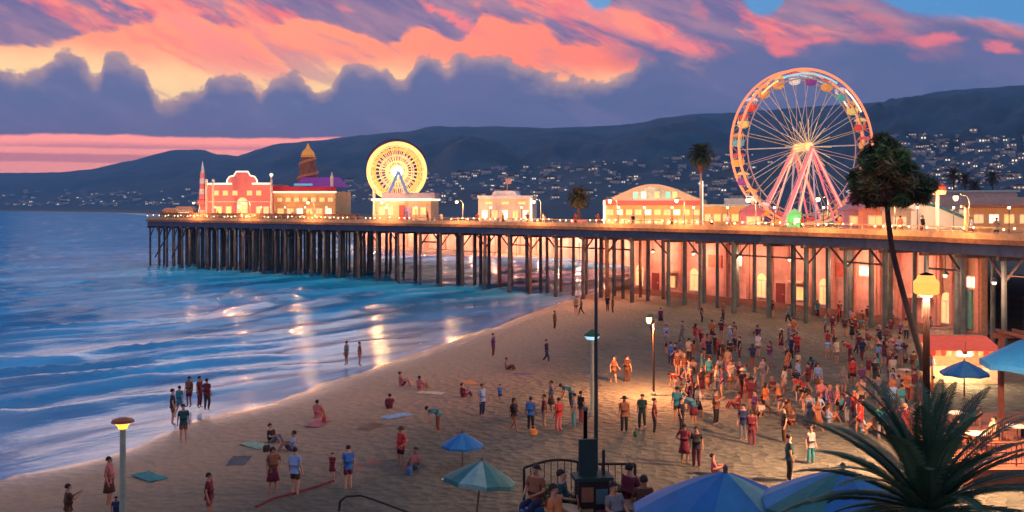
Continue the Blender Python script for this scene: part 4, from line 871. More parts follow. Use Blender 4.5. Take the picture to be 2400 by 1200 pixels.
# ------------------------------------------------------------------ parasols
def parasol(name, loc, r_, hgt, drop, cols, label, pole_r=.04, tilt=(0,0), n=8, grp='beach parasols', rz=.2):
    o = thing(name, loc, label, 'umbrella', rz, grp); o.rotation_euler = (tilt[0], tilt[1], rz)
    m = MB(); ap = Vector((0,0,hgt))
    for i in range(n):
        m.k = i % len(cols); a0, a1 = 2*math.pi*i/n, 2*math.pi*(i+1)/n; am = (a0+a1)/2
        prev = [ap, ap, ap]
        for k in range(1, 6):
            t_ = k/5; z = hgt-drop*t_**1.15; rr = r_*t_
            cur = [Vector((rr*math.cos(a0), rr*math.sin(a0), z)), Vector((rr*.955*math.cos(am), rr*.955*math.sin(am), z+.03*r_*math.sin(math.pi*t_*.6))), Vector((rr*math.cos(a1), rr*math.sin(a1), z))]
            m.add([prev[0],cur[0],cur[1],prev[1]],[(0,1,2,3)]); m.add([prev[1],cur[1],cur[2],prev[2]],[(0,1,2,3)]); prev = cur
        v0 = prev; lo = [p+Vector((0,0,-.11*r_)) for p in v0]; m.add([v0[0],lo[0],lo[1],v0[1]],[(0,1,2,3)]); m.add([v0[1],lo[1],lo[2],v0[2]],[(0,1,2,3)])
    cn = m.build('canopy', cols, o)
    MB().cyl((0,0,0),(0,0,hgt-.02),pole_r,pole_r*.8,8).build('pole', M('parasol_pole', (.10,.06,.05), .6), o)
    MB().lathe([(.05,hgt-.03),(.045,hgt+.09),(.01,hgt+.13)], n=8).build('finial', M('parasol_pole'), o)
    for i in range(n):
        a0 = 2*math.pi*i/n; MB().cyl((0,0,hgt-drop*.95),(r_*.6*math.cos(a0), r_*.6*math.sin(a0), hgt-drop*.6), .012, n=4).build('rib', M('parasol_pole'), cn) if r_ > 1.2 else None
    return o
blue = M('blue_canvas', (.003,.12,.36), .7, var=.15, scale=2); blue2 = M('blue_canvas_light', (.02,.17,.38), .7, var=.15); teal = M('teal_canvas', (.015,.13,.14), .7, var=.2); teal2 = M('pale_teal_canvas', (.16,.32,.32), .7, var=.2)
parasol('beach_umbrella', XY(1084,44.8,.12), .95, 1.72, .55, [blue,blue,blue2], 'small blue beach umbrella standing alone on the sand')
parasol('beach_umbrella', XY(1084+30,37,.12), 1.38, 2.42, .72, [teal,teal,teal2], 'teal beach umbrella with one pale panel at the bottom edge', tilt=(R(-4),R(7)))
parasol('terrace_umbrella', XY(1700,18.4,TZ), 1.75, zz(18.4,1105)-TZ, .78, [blue,blue,blue2,teal2,blue,blue,blue,blue], 'large blue terrace umbrella with a pale panel at the bottom of the photo', .05, grp='terrace parasols', rz=R(158))
parasol('terrace_umbrella', XY(1975,17.5,TZ), 1.45, zz(17.5,1100)-TZ, .6, [blue2,teal,blue], 'teal and blue terrace umbrella half hidden by the palm fronds', .05, grp='terrace parasols')
parasol('cafe_umbrella', XY(2260,62,.12), 1.45, zz(62,845)-.12, .75, [blue,blue,M('blue_canvas_mid', (.03,.17,.36), .7)], 'small blue umbrella in front of the red stall awning', .05, grp='cafe umbrellas')
parasol('cafe_umbrella', XY(2425,49,1.1), 2.5, zz(49,786)-1.1, 1.35, [blue,blue,blue2,blue], 'big blue umbrella cut off by the right edge of the photo', .06, grp='cafe umbrellas')
# ------------------------------------------------------------------ people: one continuous body per pose, clothing and hair as children
def skin(name, nodes_, edges, root, sub=1):
    me = bpy.data.meshes.new(name); ks = list(nodes_); idx = {k: i for i, k in enumerate(ks)}
    me.from_pydata([nodes_[k][0] for k in ks], [(idx[a], idx[b]) for a, b in edges], []); o = bpy.data.objects.new(name, me); col.objects.link(o)
    sm = o.modifiers.new('s', 'SKIN'); sm.use_smooth_shade = True; ly = me.skin_vertices[0].data if me.skin_vertices else None
    if ly is None:
        bm = bmesh.new(); bm.from_mesh(me); bm.verts.layers.skin.verify(); bm.to_mesh(me); bm.free(); ly = me.skin_vertices[0].data
    for k in ks:
        r = nodes_[k][1]; ly[idx[k]].radius = r if isinstance(r, tuple) else (r, r); ly[idx[k]].use_root = (k == root)
    if sub: sb = o.modifiers.new('d', 'SUBSURF'); sb.levels = sub; sb.render_levels = sub
    dg = bpy.context.evaluated_depsgraph_get(); dg.update(); ev = o.evaluated_get(dg); out = bpy.data.meshes.new_from_object(ev)
    bpy.data.objects.remove(o); out.name = name
    if not out.materials: out.materials.append(None)
    return out
def pose(**kw):
    J = dict(pelvis=(0,0,.93), spine=(0,0,1.12), chest=(0,0,1.33), neck=(0,.01,1.47), head=(0,-.01,1.60), crown=(0,0,1.69),
             shl=(-.17,0,1.41), shr=(.17,0,1.41), ell=(-.23,.03,1.13), elr=(.23,.03,1.13), wrl=(-.25,-.05,.89), wrr=(.25,-.05,.89),
             hil=(-.09,0,.88), hir=(.09,0,.88), knl=(-.10,-.02,.48), knr=(.10,-.02,.48), anl=(-.11,.03,.08), anr=(.11,.03,.08))
    J.update(kw); return {k: Vector(v) for k, v in J.items()}
up_ = dict
def seat(z, fwd=.0):     # shift the upper body so that the pelvis sits at height z
    d = z-.93; J = pose()
    return {k: tuple(J[k]+Vector((0,fwd*max(0,(J[k].z-.93)),d))) for k in ('pelvis','spine','chest','neck','head','crown','shl','shr','ell','elr','wrl','wrr','hil','hir')}
poses = {
 'standing': pose(),
 'standing with one hand on the hip': pose(elr=(.34,.06,1.16), wrr=(.19,-.08,1.02), hil=(-.09,0,.88), knl=(-.13,-.05,.48)),
 'walking': pose(knl=(-.10,-.16,.50), anl=(-.10,-.20,.09), knr=(.10,.05,.49), anr=(.10,.33,.14), ell=(-.23,.14,1.15), wrl=(-.24,.12,.91), elr=(.23,-.08,1.14), wrr=(.24,-.24,.96)),
 'striding': pose(knr=(.10,-.20,.51), anr=(.10,-.26,.09), knl=(-.10,.02,.50), anl=(-.10,.30,.16), elr=(.24,.14,1.17), wrr=(.24,.05,.93), ell=(-.23,-.05,1.14), wrl=(-.18,-.28,1.10)),
 'holding up a phone': pose(ell=(-.25,-.16,1.20), wrl=(-.08,-.36,1.36), elr=(.25,-.16,1.20), wrr=(.08,-.36,1.36)),
 'with arms stretched out': pose(ell=(-.45,0,1.40), wrl=(-.70,-.02,1.40), elr=(.45,0,1.40), wrr=(.70,-.02,1.40)),
 'sitting on the sand': pose(**{**seat(.13,.12), 'knl':(-.12,-.34,.46), 'anl':(-.12,-.56,.07), 'knr':(.12,-.34,.46), 'anr':(.12,-.56,.07), 'hil':(-.09,-.02,.11), 'hir':(.09,-.02,.11), 'ell':(-.24,-.06,.38), 'wrl':(-.14,-.28,.44), 'elr':(.24,-.06,.38), 'wrr':(.14,-.28,.44)}),
 'seated': pose(**{**seat(.53,.03), 'knl':(-.12,-.42,.50), 'anl':(-.12,-.40,.08), 'knr':(.12,-.42,.50), 'anr':(.12,-.40,.08), 'ell':(-.24,-.04,.76), 'wrl':(-.14,-.28,.72), 'elr':(.24,-.04,.76), 'wrr':(.14,-.28,.72)}),
 'bending forward': pose(spine=(0,-.12,1.08), chest=(0,-.32,1.18), neck=(0,-.44,1.24), head=(0,-.55,1.25), crown=(0,-.63,1.27), shl=(-.17,-.38,1.20), shr=(.17,-.38,1.20), ell=(-.20,-.42,.93), elr=(.20,-.42,.93), wrl=(-.14,-.50,.70), wrr=(.14,-.50,.70)),
}
PM = {}
for pn, J in poses.items():
    nd = {'pelvis':(J['pelvis'],(.145,.11)), 'spine':(J['spine'],(.125,.095)), 'chest':(J['chest'],(.155,.11)), 'neck':(J['neck'],.052), 'head':(J['head'],(.078,.092)), 'crown':(J['crown'],.06)}
    fwd = (J['head']-J['neck']).cross(Vector((1,0,0))).normalized()
    if fwd.y > 0: fwd = -fwd
    nd['nose'] = (J['head']+fwd*.105-Vector((0,0,.012)), .013)
    ed = [('pelvis','spine'),('spine','chest'),('chest','neck'),('neck','head'),('head','crown'),('head','nose')]
    for s in 'lr':
        sg = -1 if s == 'l' else 1; hd = (J['wr'+s]-J['el'+s]).normalized(); hp_ = J['wr'+s]+hd*.07
        nd['sh'+s] = (J['sh'+s],.056); nd['el'+s] = (J['el'+s],.040); nd['wr'+s] = (J['wr'+s],.027); nd['pa'+s] = (hp_,(.036,.020))
        ed += [('chest','sh'+s),('sh'+s,'el'+s),('el'+s,'wr'+s),('wr'+s,'pa'+s)]
        sd_ = Vector((0,1,0)) if abs(hd.z) > .6 else Vector((0,0,1))
        for k in range(4):
            q = hp_+sd_*(k-1.5)*.019+hd*.035; nd['f%d%s' % (k,s)] = (q,.009); nd['g%d%s' % (k,s)] = (q+hd*(.05,.06,.055,.042)[k]+Vector((-sg*.012,0,0)),.007)
            ed += [('pa'+s,'f%d%s' % (k,s)),('f%d%s' % (k,s),'g%d%s' % (k,s))]
        nd['t'+s] = (J['wr'+s]+hd*.05-sd_*.045,.009); ed.append(('wr'+s,'t'+s))
        nd['hi'+s] = (J['hi'+s],.095); nd['kn'+s] = (J['kn'+s],.060); nd['an'+s] = (J['an'+s],.038); nd['to'+s] = (J['an'+s]+Vector((0,-.16,-.045)),.032)
        ed += [('pelvis','hi'+s),('hi'+s,'kn'+s),('kn'+s,'an'+s),('an'+s,'to'+s)]
    body = skin('body', nd, ed, 'pelvis')
    ns = {'hem':(J['pelvis'].lerp(J['spine'],-.30),(.165,.13)), 'pelvis':(J['pelvis'].lerp(J['spine'],.25),(.165,.13)), 'spine':(J['spine'],(.15,.12)), 'chest':(J['chest'],(.18,.135)), 'col':(J['neck'].lerp(J['chest'],.45),.085)}
    es = [('hem','pelvis'),('pelvis','spine'),('spine','chest'),('chest','col')]
    for s in 'lr':
        ns['sh'+s] = (J['sh'+s],.074); ns['m'+s] = (J['sh'+s].lerp(J['el'+s],.75),.062); es += [('chest','sh'+s),('sh'+s,'m'+s)]
    shirt = skin('shirt', ns, es, 'pelvis')
    def legs(frac, r0, r1):
        n_ = {'waist':(J['pelvis'].lerp(J['spine'],.6),(.14,.11)), 'pelvis':(J['pelvis'],(.15,.12))}; e_ = [('waist','pelvis')]
        for s in 'lr':
            n_['hi'+s] = (J['hi'+s],.108); e_.append(('pelvis','hi'+s))
            if frac <= .5: n_['e'+s] = (J['hi'+s].lerp(J['kn'+s],frac*2),r0); e_.append(('hi'+s,'e'+s))
            else: n_['kn'+s] = (J['kn'+s],r0); n_['e'+s] = (J['kn'+s].lerp(J['an'+s],(frac-.5)*2),r1); e_ += [('hi'+s,'kn'+s),('kn'+s,'e'+s)]
        return skin('legwear', n_, e_, 'pelvis')
    trousers = legs(.95, .078, .060); shorts = legs(.38, .10, .08)
    # skirt: a flared shell round both thighs
    hm = MB(); 
    if 'si' not in pn and 'seated' not in pn:
        hm.lathe([(.15,1.02),(.17,.92),(.21,.72),(.25,.52)], n=14, squash=.8)
        o = hm.build('skirt', M('x_tmp', (.5,.5,.5)), smooth=True); skirt = o.data; bpy.data.objects.remove(o)
    else: skirt = shorts
    # hair: a cap over the back and top of the head
    def hair(longh):
        h = MB(); c_ = J['head']+(J['crown']-J['head'])*.25-fwd*.018; upv = (J['crown']-J['neck']).normalized(); right = Vector((1,0,0)); vs = []; n_ = 10
        for j in range(7):
            ph = math.pi*.62*j/6
            for i in range(n_):
                t_ = 2*math.pi*i/n_; f_ = -math.cos(t_); r0 = .108
                front = f_ < -.2
                p_ = ph*(0.62 if f_ < -.3 else 1.0)
                vs.append(c_+upv*(r0*1.08*math.cos(p_))+(right*math.sin(t_)*.92-fwd*f_*1.04)*r0*math.sin(p_)+(upv*(-.16*longh)*(1 if not front else 0) if j == 6 else Vector()))
        h.add(vs, [(j*n_+i, j*n_+(i+1) % n_, (j+1)*n_+(i+1) % n_, (j+1)*n_+i) for j in range(6) for i in range(n_)])
        o = h.build('hair', M('x_tmp'), smooth=True); d_ = o.data; bpy.data.objects.remove(o); return d_
    hs, hl_ = hair(0), hair(1)
    ht = MB(); ht.lathe([(.19,.0),(.185,.015),(.10,.02),(.095,.10),(.03,.125)], J['crown']-Vector((0,0,.045)), 12); o = ht.build('hat', M('x_tmp'), smooth=True); hat = o.data; bpy.data.objects.remove(o)
    # feature mesh: eyes and mouth
    fm_ = MB(); 
    for sx in (-.032, .032): fm_.ball(J['head']+fwd*.088+Vector((sx,0,.018)), .011, 6)
    fm_.box(J['head']+fwd*.090-Vector((0,0,.048)), (.045,.012,.010)); o = fm_.build('face_features', M('x_tmp')); face = o.data; bpy.data.objects.remove(o)
    PM[pn] = dict(body=body, shirt=shirt, trousers=trousers, shorts=shorts, skirt=skirt, hair=hs, long=hl_, hat=hat, face=face)
CL = {'red':(.42,.03,.03),'maroon':(.13,.015,.03),'dark brown':(.07,.03,.018),'brown':(.20,.08,.04),'tan':(.42,.27,.16),'white':(.68,.66,.62),'pale blue':(.22,.36,.58),'blue':(.03,.14,.42),'navy':(.012,.025,.08),
      'teal':(.03,.20,.24),'dark teal':(.008,.06,.065),'black':(.012,.012,.014),'grey':(.16,.16,.18),'orange':(.55,.17,.05),'rose':(.45,.14,.14),'green':(.03,.22,.13),'purple':(.10,.03,.12),'dark green':(.01,.045,.03),'cream':(.6,.5,.36)}
SK = [M('skin_a', (.42,.20,.12), .6, var=.08), M('skin_b', (.27,.12,.065), .6, var=.08), M('skin_c', (.50,.27,.18), .6, var=.08)]
HR = {'black': M('hair_black', (.012,.009,.008), .7), 'brown': M('hair_brown', (.06,.025,.012), .7), 'fair': M('hair_fair', (.28,.17,.08), .7)}
def cloth(c_): return M('cloth_'+c_.replace(' ', '_'), CL[c_], .85, var=.15, scale=6)
ppl = []
def person(loc, ps, top, bot, style='trousers', rz=None, hair='black', lng=False, hat=None, sc=1.0, kid=False, zone='', near=''):
    q = PM[ps]; loc = Vector(loc)
    r = thing('person', loc, 'x', 'person', rnd.uniform(-3.1, 3.1) if rz is None else rz); s_ = sc*(.66 if kid else rnd.uniform(1.04, 1.15)); r.scale = (s_, s_, s_)
    def pt(nm, me, mt):
        o = bpy.data.objects.new(nm, me); col.objects.link(o); o.parent = r; o.material_slots[0].link = 'OBJECT'; o.material_slots[0].material = mt; return o
    pt('body', q['body'], SK[rnd.randrange(3)]); pt('shirt', q['shirt'], cloth(top))
    pt({'trousers':'trousers','shorts':'shorts','skirt':'skirt'}[style], q[style], cloth(bot)); h = pt('hair', q['long' if lng else 'hair'], HR[hair]); 
    if loc.y < 75: pt('face_features', q['face'], HR['black'])
    if hat: pt('hat', q['hat'], cloth(hat))
    ppl.append((r, dict(ps=ps, top=top, bot=bot, style=style, kid=kid, hat=hat, zone=zone, near=near, hair=hair, lng=lng)))
    return r
S, HIP, WK, ST, PH, ARM, SIT, CH_, BD = list(poses)
for (px, fy, ps, top, bot, sty, kw) in [
 (160,1262,PH,'dark brown','brown','shorts',dict(near='at the bottom left corner left of the amber lamp',rz=2.2)), (256,1196,HIP,'rose','dark brown','skirt',dict(near='just left of the amber lamp post',hair='black')),
 (272,1245,S,'navy','blue','shorts',dict(kid=True,near='at the foot of the amber lamp post')), (405,1003,S,'dark brown','brown','shorts',dict(near='at the water edge, leftmost of the group',rz=2.0)),
 (430,1046,S,'dark teal','brown','shorts',dict(near='on the wet sand, nearest of the water edge group',hair='black')), (421,985,WK,'teal','grey','shorts',dict(near='wading behind the water edge group')),
 (443,960,S,'brown','maroon','shorts',dict(near='standing in the shallows, left of two dark figures')), (468,962,S,'maroon','maroon','trousers',dict(near='standing in the shallows in the middle of the group')), (485,968,HIP,'maroon','dark brown','trousers',dict(near='standing in the shallows, rightmost of the group')),
 (490,1235,HIP,'maroon','brown','shorts',dict(near='alone at the bottom between the amber lamp and the dark red rope')), (640,1168,HIP,'brown','maroon','skirt',dict(near='standing left of the man in the big pale blue shirt',lng=True,rz=.6)),
 (692,1172,S,'pale blue','dark brown','shorts',dict(near='beside the dark red rope',hair='black',rz=2.8,sc=1.05)), (637,1048,SIT,'black','grey','trousers',dict(near='on the grey sand above the couple by the rope',rz=1.2)), (684,1068,SIT,'pale blue','navy','shorts',dict(near='on the grey sand just above the pale blue shirt',hair='black')),
 (779,1130,S,'maroon','maroon','skirt',dict(kid=True,near='left of the blue shirted person')), (816,1158,S,'blue','maroon','shorts',dict(near='above the black handrail',hair='black',rz=-2.6)), (745,986,SIT,'rose','brown','shorts',dict(near='alone in the middle of the grey sand')),
 (913,967,SIT,'maroon','dark brown','trousers',dict(near='alone on the grey sand below the waterline')), (941,912,SIT,'rose','navy','shorts',dict(near='close to the waterline, left of another sitter')), (985,922,SIT,'rose','grey','shorts',dict(near='close to the waterline, right of another sitter')),
 (940,1106,HIP,'red','black','shorts',dict(near='left of the small blue umbrella',hat='dark brown')), (972,1112,SIT,'rose','teal','shorts',dict(near='between the standing bather and the small blue umbrella')), (1027,1022,BD,'teal','brown','trousers',dict(near='above the small blue umbrella',rz=-1.2)),
 (1086,940,SIT,'maroon','purple','trousers',dict(near='left of the pale blue and navy figure')), (1130,984,S,'pale blue','navy','trousers',dict(near='in the middle of the grey sand',hair='brown')), (1172,950,S,'blue','navy','shorts',dict(kid=True,near='right of the pale blue and navy figure')),
 (1156,842,ARM,'purple','maroon','trousers',dict(near='alone near the waterline')), (1190,874,SIT,'grey','dark brown','trousers',dict(near='below the figure with outstretched arms')), (1281,856,WK,'navy','navy','trousers',dict(near='alone left of the green capped lamp')),
 (1300,776,S,'brown','dark brown','trousers',dict(near='near the pier piles at the waterline')), (1350,738,S,'tan','brown','shorts',dict(near='near the piles right at the water corner')), (1362,742,WK,'grey','dark brown','trousers',dict(near='near the piles just left of the tall thin pole')),(1424,735,S,'black','brown','trousers',dict(near='at the corner of the salmon wall left')),(1436,738,S,'dark brown','black','trousers',dict(near='at the corner of the salmon wall right')),
 (1205,1022,WK,'black','brown','shorts',dict(near='left edge of the group before the green capped lamp',lng=True)), (1244,1018,S,'blue','black','trousers',dict(near='in the group before the green capped lamp',rz=2.9,hair='black')), (1275,1012,S,'maroon','tan','trousers',dict(near='right of the blue shirt in the lamp group')), (1292,975,HIP,'grey','dark brown','skirt',dict(near='behind the red shirt')),
 (1309,1022,S,'red','rose','trousers',dict(near='in the group before the green capped lamp')), (1338,962,BD,'teal','dark teal','trousers',dict(near='just left of the green capped lamp',rz=-1.4)), (1345,1012,S,'grey','teal','trousers',dict(near='just left of the green capped lamp post')), (1362,1003,S,'black','rose','trousers',dict(near='beside the green capped lamp post')),
 (1439,905,WK,'brown','dark brown','shorts',dict(near='left of the two brown figures above the lit sand')), (1470,905,S,'dark brown','dark brown','trousers',dict(near='right of the two brown figures above the lit sand')), (1463,1024,S,'brown','black','trousers',dict(near='at the left of the lit patch of sand',hat='black')),
 (1505,1015,WK,'dark green','dark green','trousers',dict(near='on the lit sand left of the iron lamp')), (1534,1026,S,'maroon','black','trousers',dict(near='in front of the iron lamp on the lit sand',hair='black')), (1597,1020,S,'black','black','trousers',dict(near='on the lit sand right of the iron lamp',hair='black')),
 (1604,1098,HIP,'maroon','maroon','skirt',dict(near='left of the dark couple in front of the lit sand',hair='black')), (1632,1108,S,'black','maroon','trousers',dict(near='right of the dark couple in front of the lit sand',hair='black')), (1742,1042,S,'navy','grey','trousers',dict(near='left of the maroon figure at the edge of the lit sand')), (1762,1055,S,'maroon','maroon','trousers',dict(near='right of the navy figure at the edge of the lit sand',hair='black')),
 (1838,1050,S,'black','dark brown','trousers',dict(near='behind the dark teal figure left of the palm fronds',hair='black')), (1850,1140,S,'dark teal','black','trousers',dict(near='standing left of the palm fronds',sc=1.12,hair='black')), (1900,1100,S,'grey','teal','trousers',dict(near='right beside the palm frond tips')), (1896,1010,S,'grey','grey','trousers',dict(near='in the crowd above the palm fronds')), (1917,1008,HIP,'pale blue','navy','skirt',dict(near='in the crowd above the palm fronds')),
 (1945,992,SIT,'brown','tan','shorts',dict(near='above the palm fronds')), (1985,1002,S,'navy','grey','trousers',dict(near='above the palm frond tips',hair='black')), (1675,1125,SIT,'rose','grey','shorts',dict(near='above the blue terrace umbrella')),
 (812,860,S,'grey','brown','shorts',dict(near='wading at the waterline left')), (843,862,S,'brown','rose','shorts',dict(near='wading at the waterline right')),
 (1572,862,S,'blue','navy','trousers',dict(near='at the left edge of the pier crowd')),(1582,868,WK,'navy','dark brown','trousers',dict(near='at the left edge of the pier crowd, half behind another')),(1604,895,WK,'brown','grey','shorts',dict(near='walking left of the crowd',hair='fair')),(1615,912,S,'grey','navy','trousers',dict(near='left of the crowd')),
 (1645,890,S,'teal','teal','trousers',dict(near='left part of the crowd')),(1662,905,S,'teal','navy','trousers',dict(near='left part of the crowd')),(1676,840,S,'dark brown','brown','trousers',dict(near='upper left of the crowd')),(1658,842,S,'maroon','tan','trousers',dict(near='upper left of the crowd')),(1777,842,S,'white','grey','shorts',dict(near='behind the crowd near the piles')),
 (1706,880,S,'tan','rose','trousers',dict(near='centre left of the crowd',hat='black')),(1952,790,S,'maroon','brown','trousers',dict(near='before the salmon wall')),(1980,796,S,'dark brown','tan','trousers',dict(near='before the salmon wall')),(2004,792,S,'maroon','brown','trousers',dict(near='before the salmon wall')),(2010,835,WK,'grey','navy','trousers',dict(near='before the salmon wall')),
 (2051,912,S,'black','dark teal','trousers',dict(near='in the right crowd')),(1868,842,S,'red','maroon','trousers',dict(near='back of the crowd')),(1855,850,S,'navy','black','trousers',dict(near='back of the crowd')),(1870,915,S,'pale blue','navy','shorts',dict(near='front of the crowd')),
]:
    person(G(px, fy)+Vector((0,0,.15)), ps, top, bot, sty, zone='on the beach', **kw)
for px, fy in ((405,1003),(421,985),(443,960),(468,962),(485,968),(812,860),(843,862)): pass
# the dense evening crowd between the lit sand and the arcade
taken = [Vector(r.location[:2]) for r, _ in ppl]
tops = ['maroon','maroon','red','rose','dark brown','brown','orange','tan','purple','teal','navy','grey','cream','pale blue','black']; bots = ['dark brown','black','navy','grey','maroon','brown','tan']
c_ = 0; tries = 0
zones = [((1560,1890),(800,1010),66,'in the dense crowd right of the lit sand'),((1880,2185),(785,1045),88,'in the crowd around the leaning tree trunk'),((1490,1900),(748,815),14,'among the piles under the pier'),((1900,2140),(745,790),12,'in front of the salmon wall under the pier'),((2170,2330),(745,830),12,'by the cafe below the green door')]
for (x0, x1), (y0, y1), nn_, zl in zones:
    c_ = 0; tries = 0
    while c_ < nn_ and tries < 3000:
        tries += 1; px, fy = rnd.uniform(x0, x1), rnd.uniform(y0, y1); g_ = G(px, fy); v2 = Vector(g_[:2])
        if any((v2-t_).length < .55 for t_ in taken): continue
        taken.append(v2); c_ += 1
        ps = rnd.choice([S,S,S,HIP,WK,ST,PH,SIT,SIT,BD]) if 'wall' not in zl else rnd.choice([S,S,WK,HIP])
        person(g_+Vector((0,0,.16)), ps, rnd.choice(tops), rnd.choice(bots), rnd.choice(['trousers','trousers','shorts','skirt']), hair=rnd.choice(['black','black','brown','fair']), lng=rnd.random() < .35, hat=rnd.choice(['cream','black','tan']) if rnd.random() < .12 else None, zone=zl)
# visitors along the pier rail
for i in range(34):
    s0 = 4+i*(EL-8)/34+rnd.uniform(-.9,.9); p, d, nn = epos(min(EL-2, s0)); q = p+nn*rnd.uniform(.7, 3.5)
    lm = ['by the red fun house','before the orange arcade hall','near the small golden wheel','by the cream pavilion','near the short bushy palm','before the curved-roof hall','before the big wheel','behind the dark tree crown','before the white hall'][min(8, int(i/3.8))]
    person((q.x, q.y, DZ), rnd.choice([S,S,WK,HIP,ST,PH]), rnd.choice(tops+['white','cream','orange']), rnd.choice(bots), rnd.choice(['trousers','shorts','skirt']), hair=rnd.choice(['black','brown','fair']), zone='on the pier deck '+lm)

# ------------------------------------------------------------------ tables, chairs, stalls
chm = M('dark_cane', (.06,.03,.02), .7, var=.3); chb = M('rust_cane', (.20,.07,.04), .7, var=.3)
def chair(loc, rz, mt, label, grp):
    o = thing('chair', loc, label, 'chair', rz, grp)
    MB().box((0,0,.45),(.46,.46,.05)).build('seat', mt, o)
    m = MB(); m.tube([(-.21,.22,.45),(-.21,.27,.92),(0,.29,1.0),(.21,.27,.92),(.21,.22,.45)], .022, 5)
    m.box((0,.265,.72),(.40,.02,.34)); m.build('backrest', mt, o)
    for sx in (-.2,.2):
        for sy in (-.2,.2): MB().cyl((sx*1.08,sy*1.08,0),(sx,sy,.44),.018,.022,5).build('leg', mt, o)
    return o
def table(loc, mt, label, grp, r_=.42):
    o = thing('cafe_table', loc, label, 'table', rnd.uniform(0,3), grp); MB().lathe([(r_,.70),(r_,.735)], n=18).build('tabletop', mt, o); MB().cyl((0,0,.05),(0,0,.70),.03,n=8).build('stem', chm, o); MB().lathe([(.26,0),(.24,.04),(.04,.07)], n=14).build('foot', chm, o); return o
# foreground terrace with railing
tm = M('terrace_stone', (.16,.13,.11), .85, var=.3, scale=2, bump=.3)
o = MB().prism([(.15,-.6),(.15,4.42),(3.2,4.42),(3.2,-.6)], 17, 25.3).build('terrace', tm); tag(o, kind='structure')
o = MB().prism([(3.2,-.6),(3.2,4.42),(14.5,4.42),(14.5,-.6)], 8, 21.5).build('terrace', tm); tag(o, kind='structure')
def rail(p0, p1, z, h, label, mt, nb=None, curve=0.0):
    p0, p1 = Vector(p0), Vector(p1); o = thing('railing', (p0.x, p0.y, z), label, 'railing', 0, 'terrace railings'); d = p1-p0; n_ = 12
    pts = [Vector((d.x*k/n_, d.y*k/n_, h+curve*math.sin(math.pi*k/n_))) for k in range(n_+1)]
    MB().tube(pts, .035, 6).build('handrail', mt, o); MB().tube([p-Vector((0,0,p.z-.12)) for p in pts], .025, 5).build('bottom_rail', mt, o)
    nb = nb or int(d.length/.16)
    m = None
    for k in range(nb+1):
        t_ = k/nb; hh_ = h+curve*math.sin(math.pi*t_); big = k % 8 == 0 or k == nb
        MB().cyl((d.x*t_, d.y*t_, 0 if big else .12), (d.x*t_, d.y*t_, hh_), .035 if big else .011, n=6).build('post' if big else 'baluster', mt, o)
    return o
ir2 = M('black_iron', (.014,.012,.013), .45)
rail((.3,24.9), (2.0,25.1), TZ-.08, 1.05, 'black iron railing with an arched top at the left corner of the terrace', ir2, curve=.18)
rail((2.1,25.1), (3.1,25.1), TZ-.08, 1.1, 'short black railing section behind the dark kiosk', ir2)
rail((3.3,21.2), (6.3,21.3), TZ-.08, 1.0, 'black iron railing left of the large blue terrace umbrella', ir2, curve=.1)
o = thing('menu_kiosk', (1.86, 23.2, TZ-.08), 'dark upright kiosk with boards and a small roof beside the tall thin pole', 'kiosk', R(8))
MB().box((0,0,.62),(.72,.5,1.24)).build('cabinet', ir2, o); MB().box((0,0,1.3),(.9,.62,.08)).build('top', M('dark_green_board', (.01,.03,.028), .6), o); MB().box((-.1,.0,1.75),(.42,.1,.85)).build('board', M('dark_green_board'), o); MB().box((.28,0,1.62),(.06,.06,.6)).build('upright', ir2, o)
for k, (x, z, c_) in enumerate(((-.16,.95,(.25,.1,.05)),(.18,.9,(.05,.12,.14)),(-.16,.45,(.3,.22,.1)),(.18,.42,(.12,.06,.14)))): MB().box((x,-.255,z),(.28,.03,.34)).build('panel', M('kiosk_panel_%s' % 'abcd'[k], c_, .6), o)
cols_ = [('small square planter box of low shrubs, leftmost on the terrace', .75, 24.1), ('planter box of dark shrubs in the middle of the terrace', 1.25, 23.6), ('planter box of shrubs right of the dark kiosk', 2.55, 24.2)]
for lb, x, y in cols_:
    o = thing('planter_box', (x, y, TZ-.08), lb, 'planter', rnd.uniform(-.2,.2), 'planters on the terrace'); MB().box((0,0,.22),(.5,.42,.44), taper=1.08).build('box', M('planter_rust', (.28,.12,.05), .7, var=.3), o)
    leaves([(Vector((rnd.uniform(-.2,.2), rnd.uniform(-.15,.15), .55+rnd.uniform(0,.18))), .2) for _ in range(7)], 60, .05, [leafmat('leaf_dark', 0), leafmat('leaf_green', 0), leafmat('leaf_olive', 0)], o, 'shrub')
tpal = [('small round terrace table with a pale top, nearest the left railing', 1.15, 22.6, (.45,.3,.18)), ('round terrace table right of the dark kiosk', 2.75, 22.9, (.2,.1,.06)), ('round terrace table next to the large blue umbrella', 3.75, 20.4, (.3,.2,.14))]
for k, (lb, x, y, c_) in enumerate(tpal):
    table((x, y, TZ-.08), M('table_top_%s' % 'abc'[k], c_, .6), lb, 'terrace tables')
    for j, (dx_, dy_) in enumerate(((.62,.1),(-.58,.25))):
        chair((x+dx_, y+dy_, TZ-.08), math.atan2(dx_, -dy_)+math.pi*0+rnd.uniform(-.3,.3), chm if j else chb, ['rust coloured','dark'][j]+' cane chair at '+['the left terrace table','the table right of the kiosk','the table by the large blue umbrella'][k], 'terrace chairs')
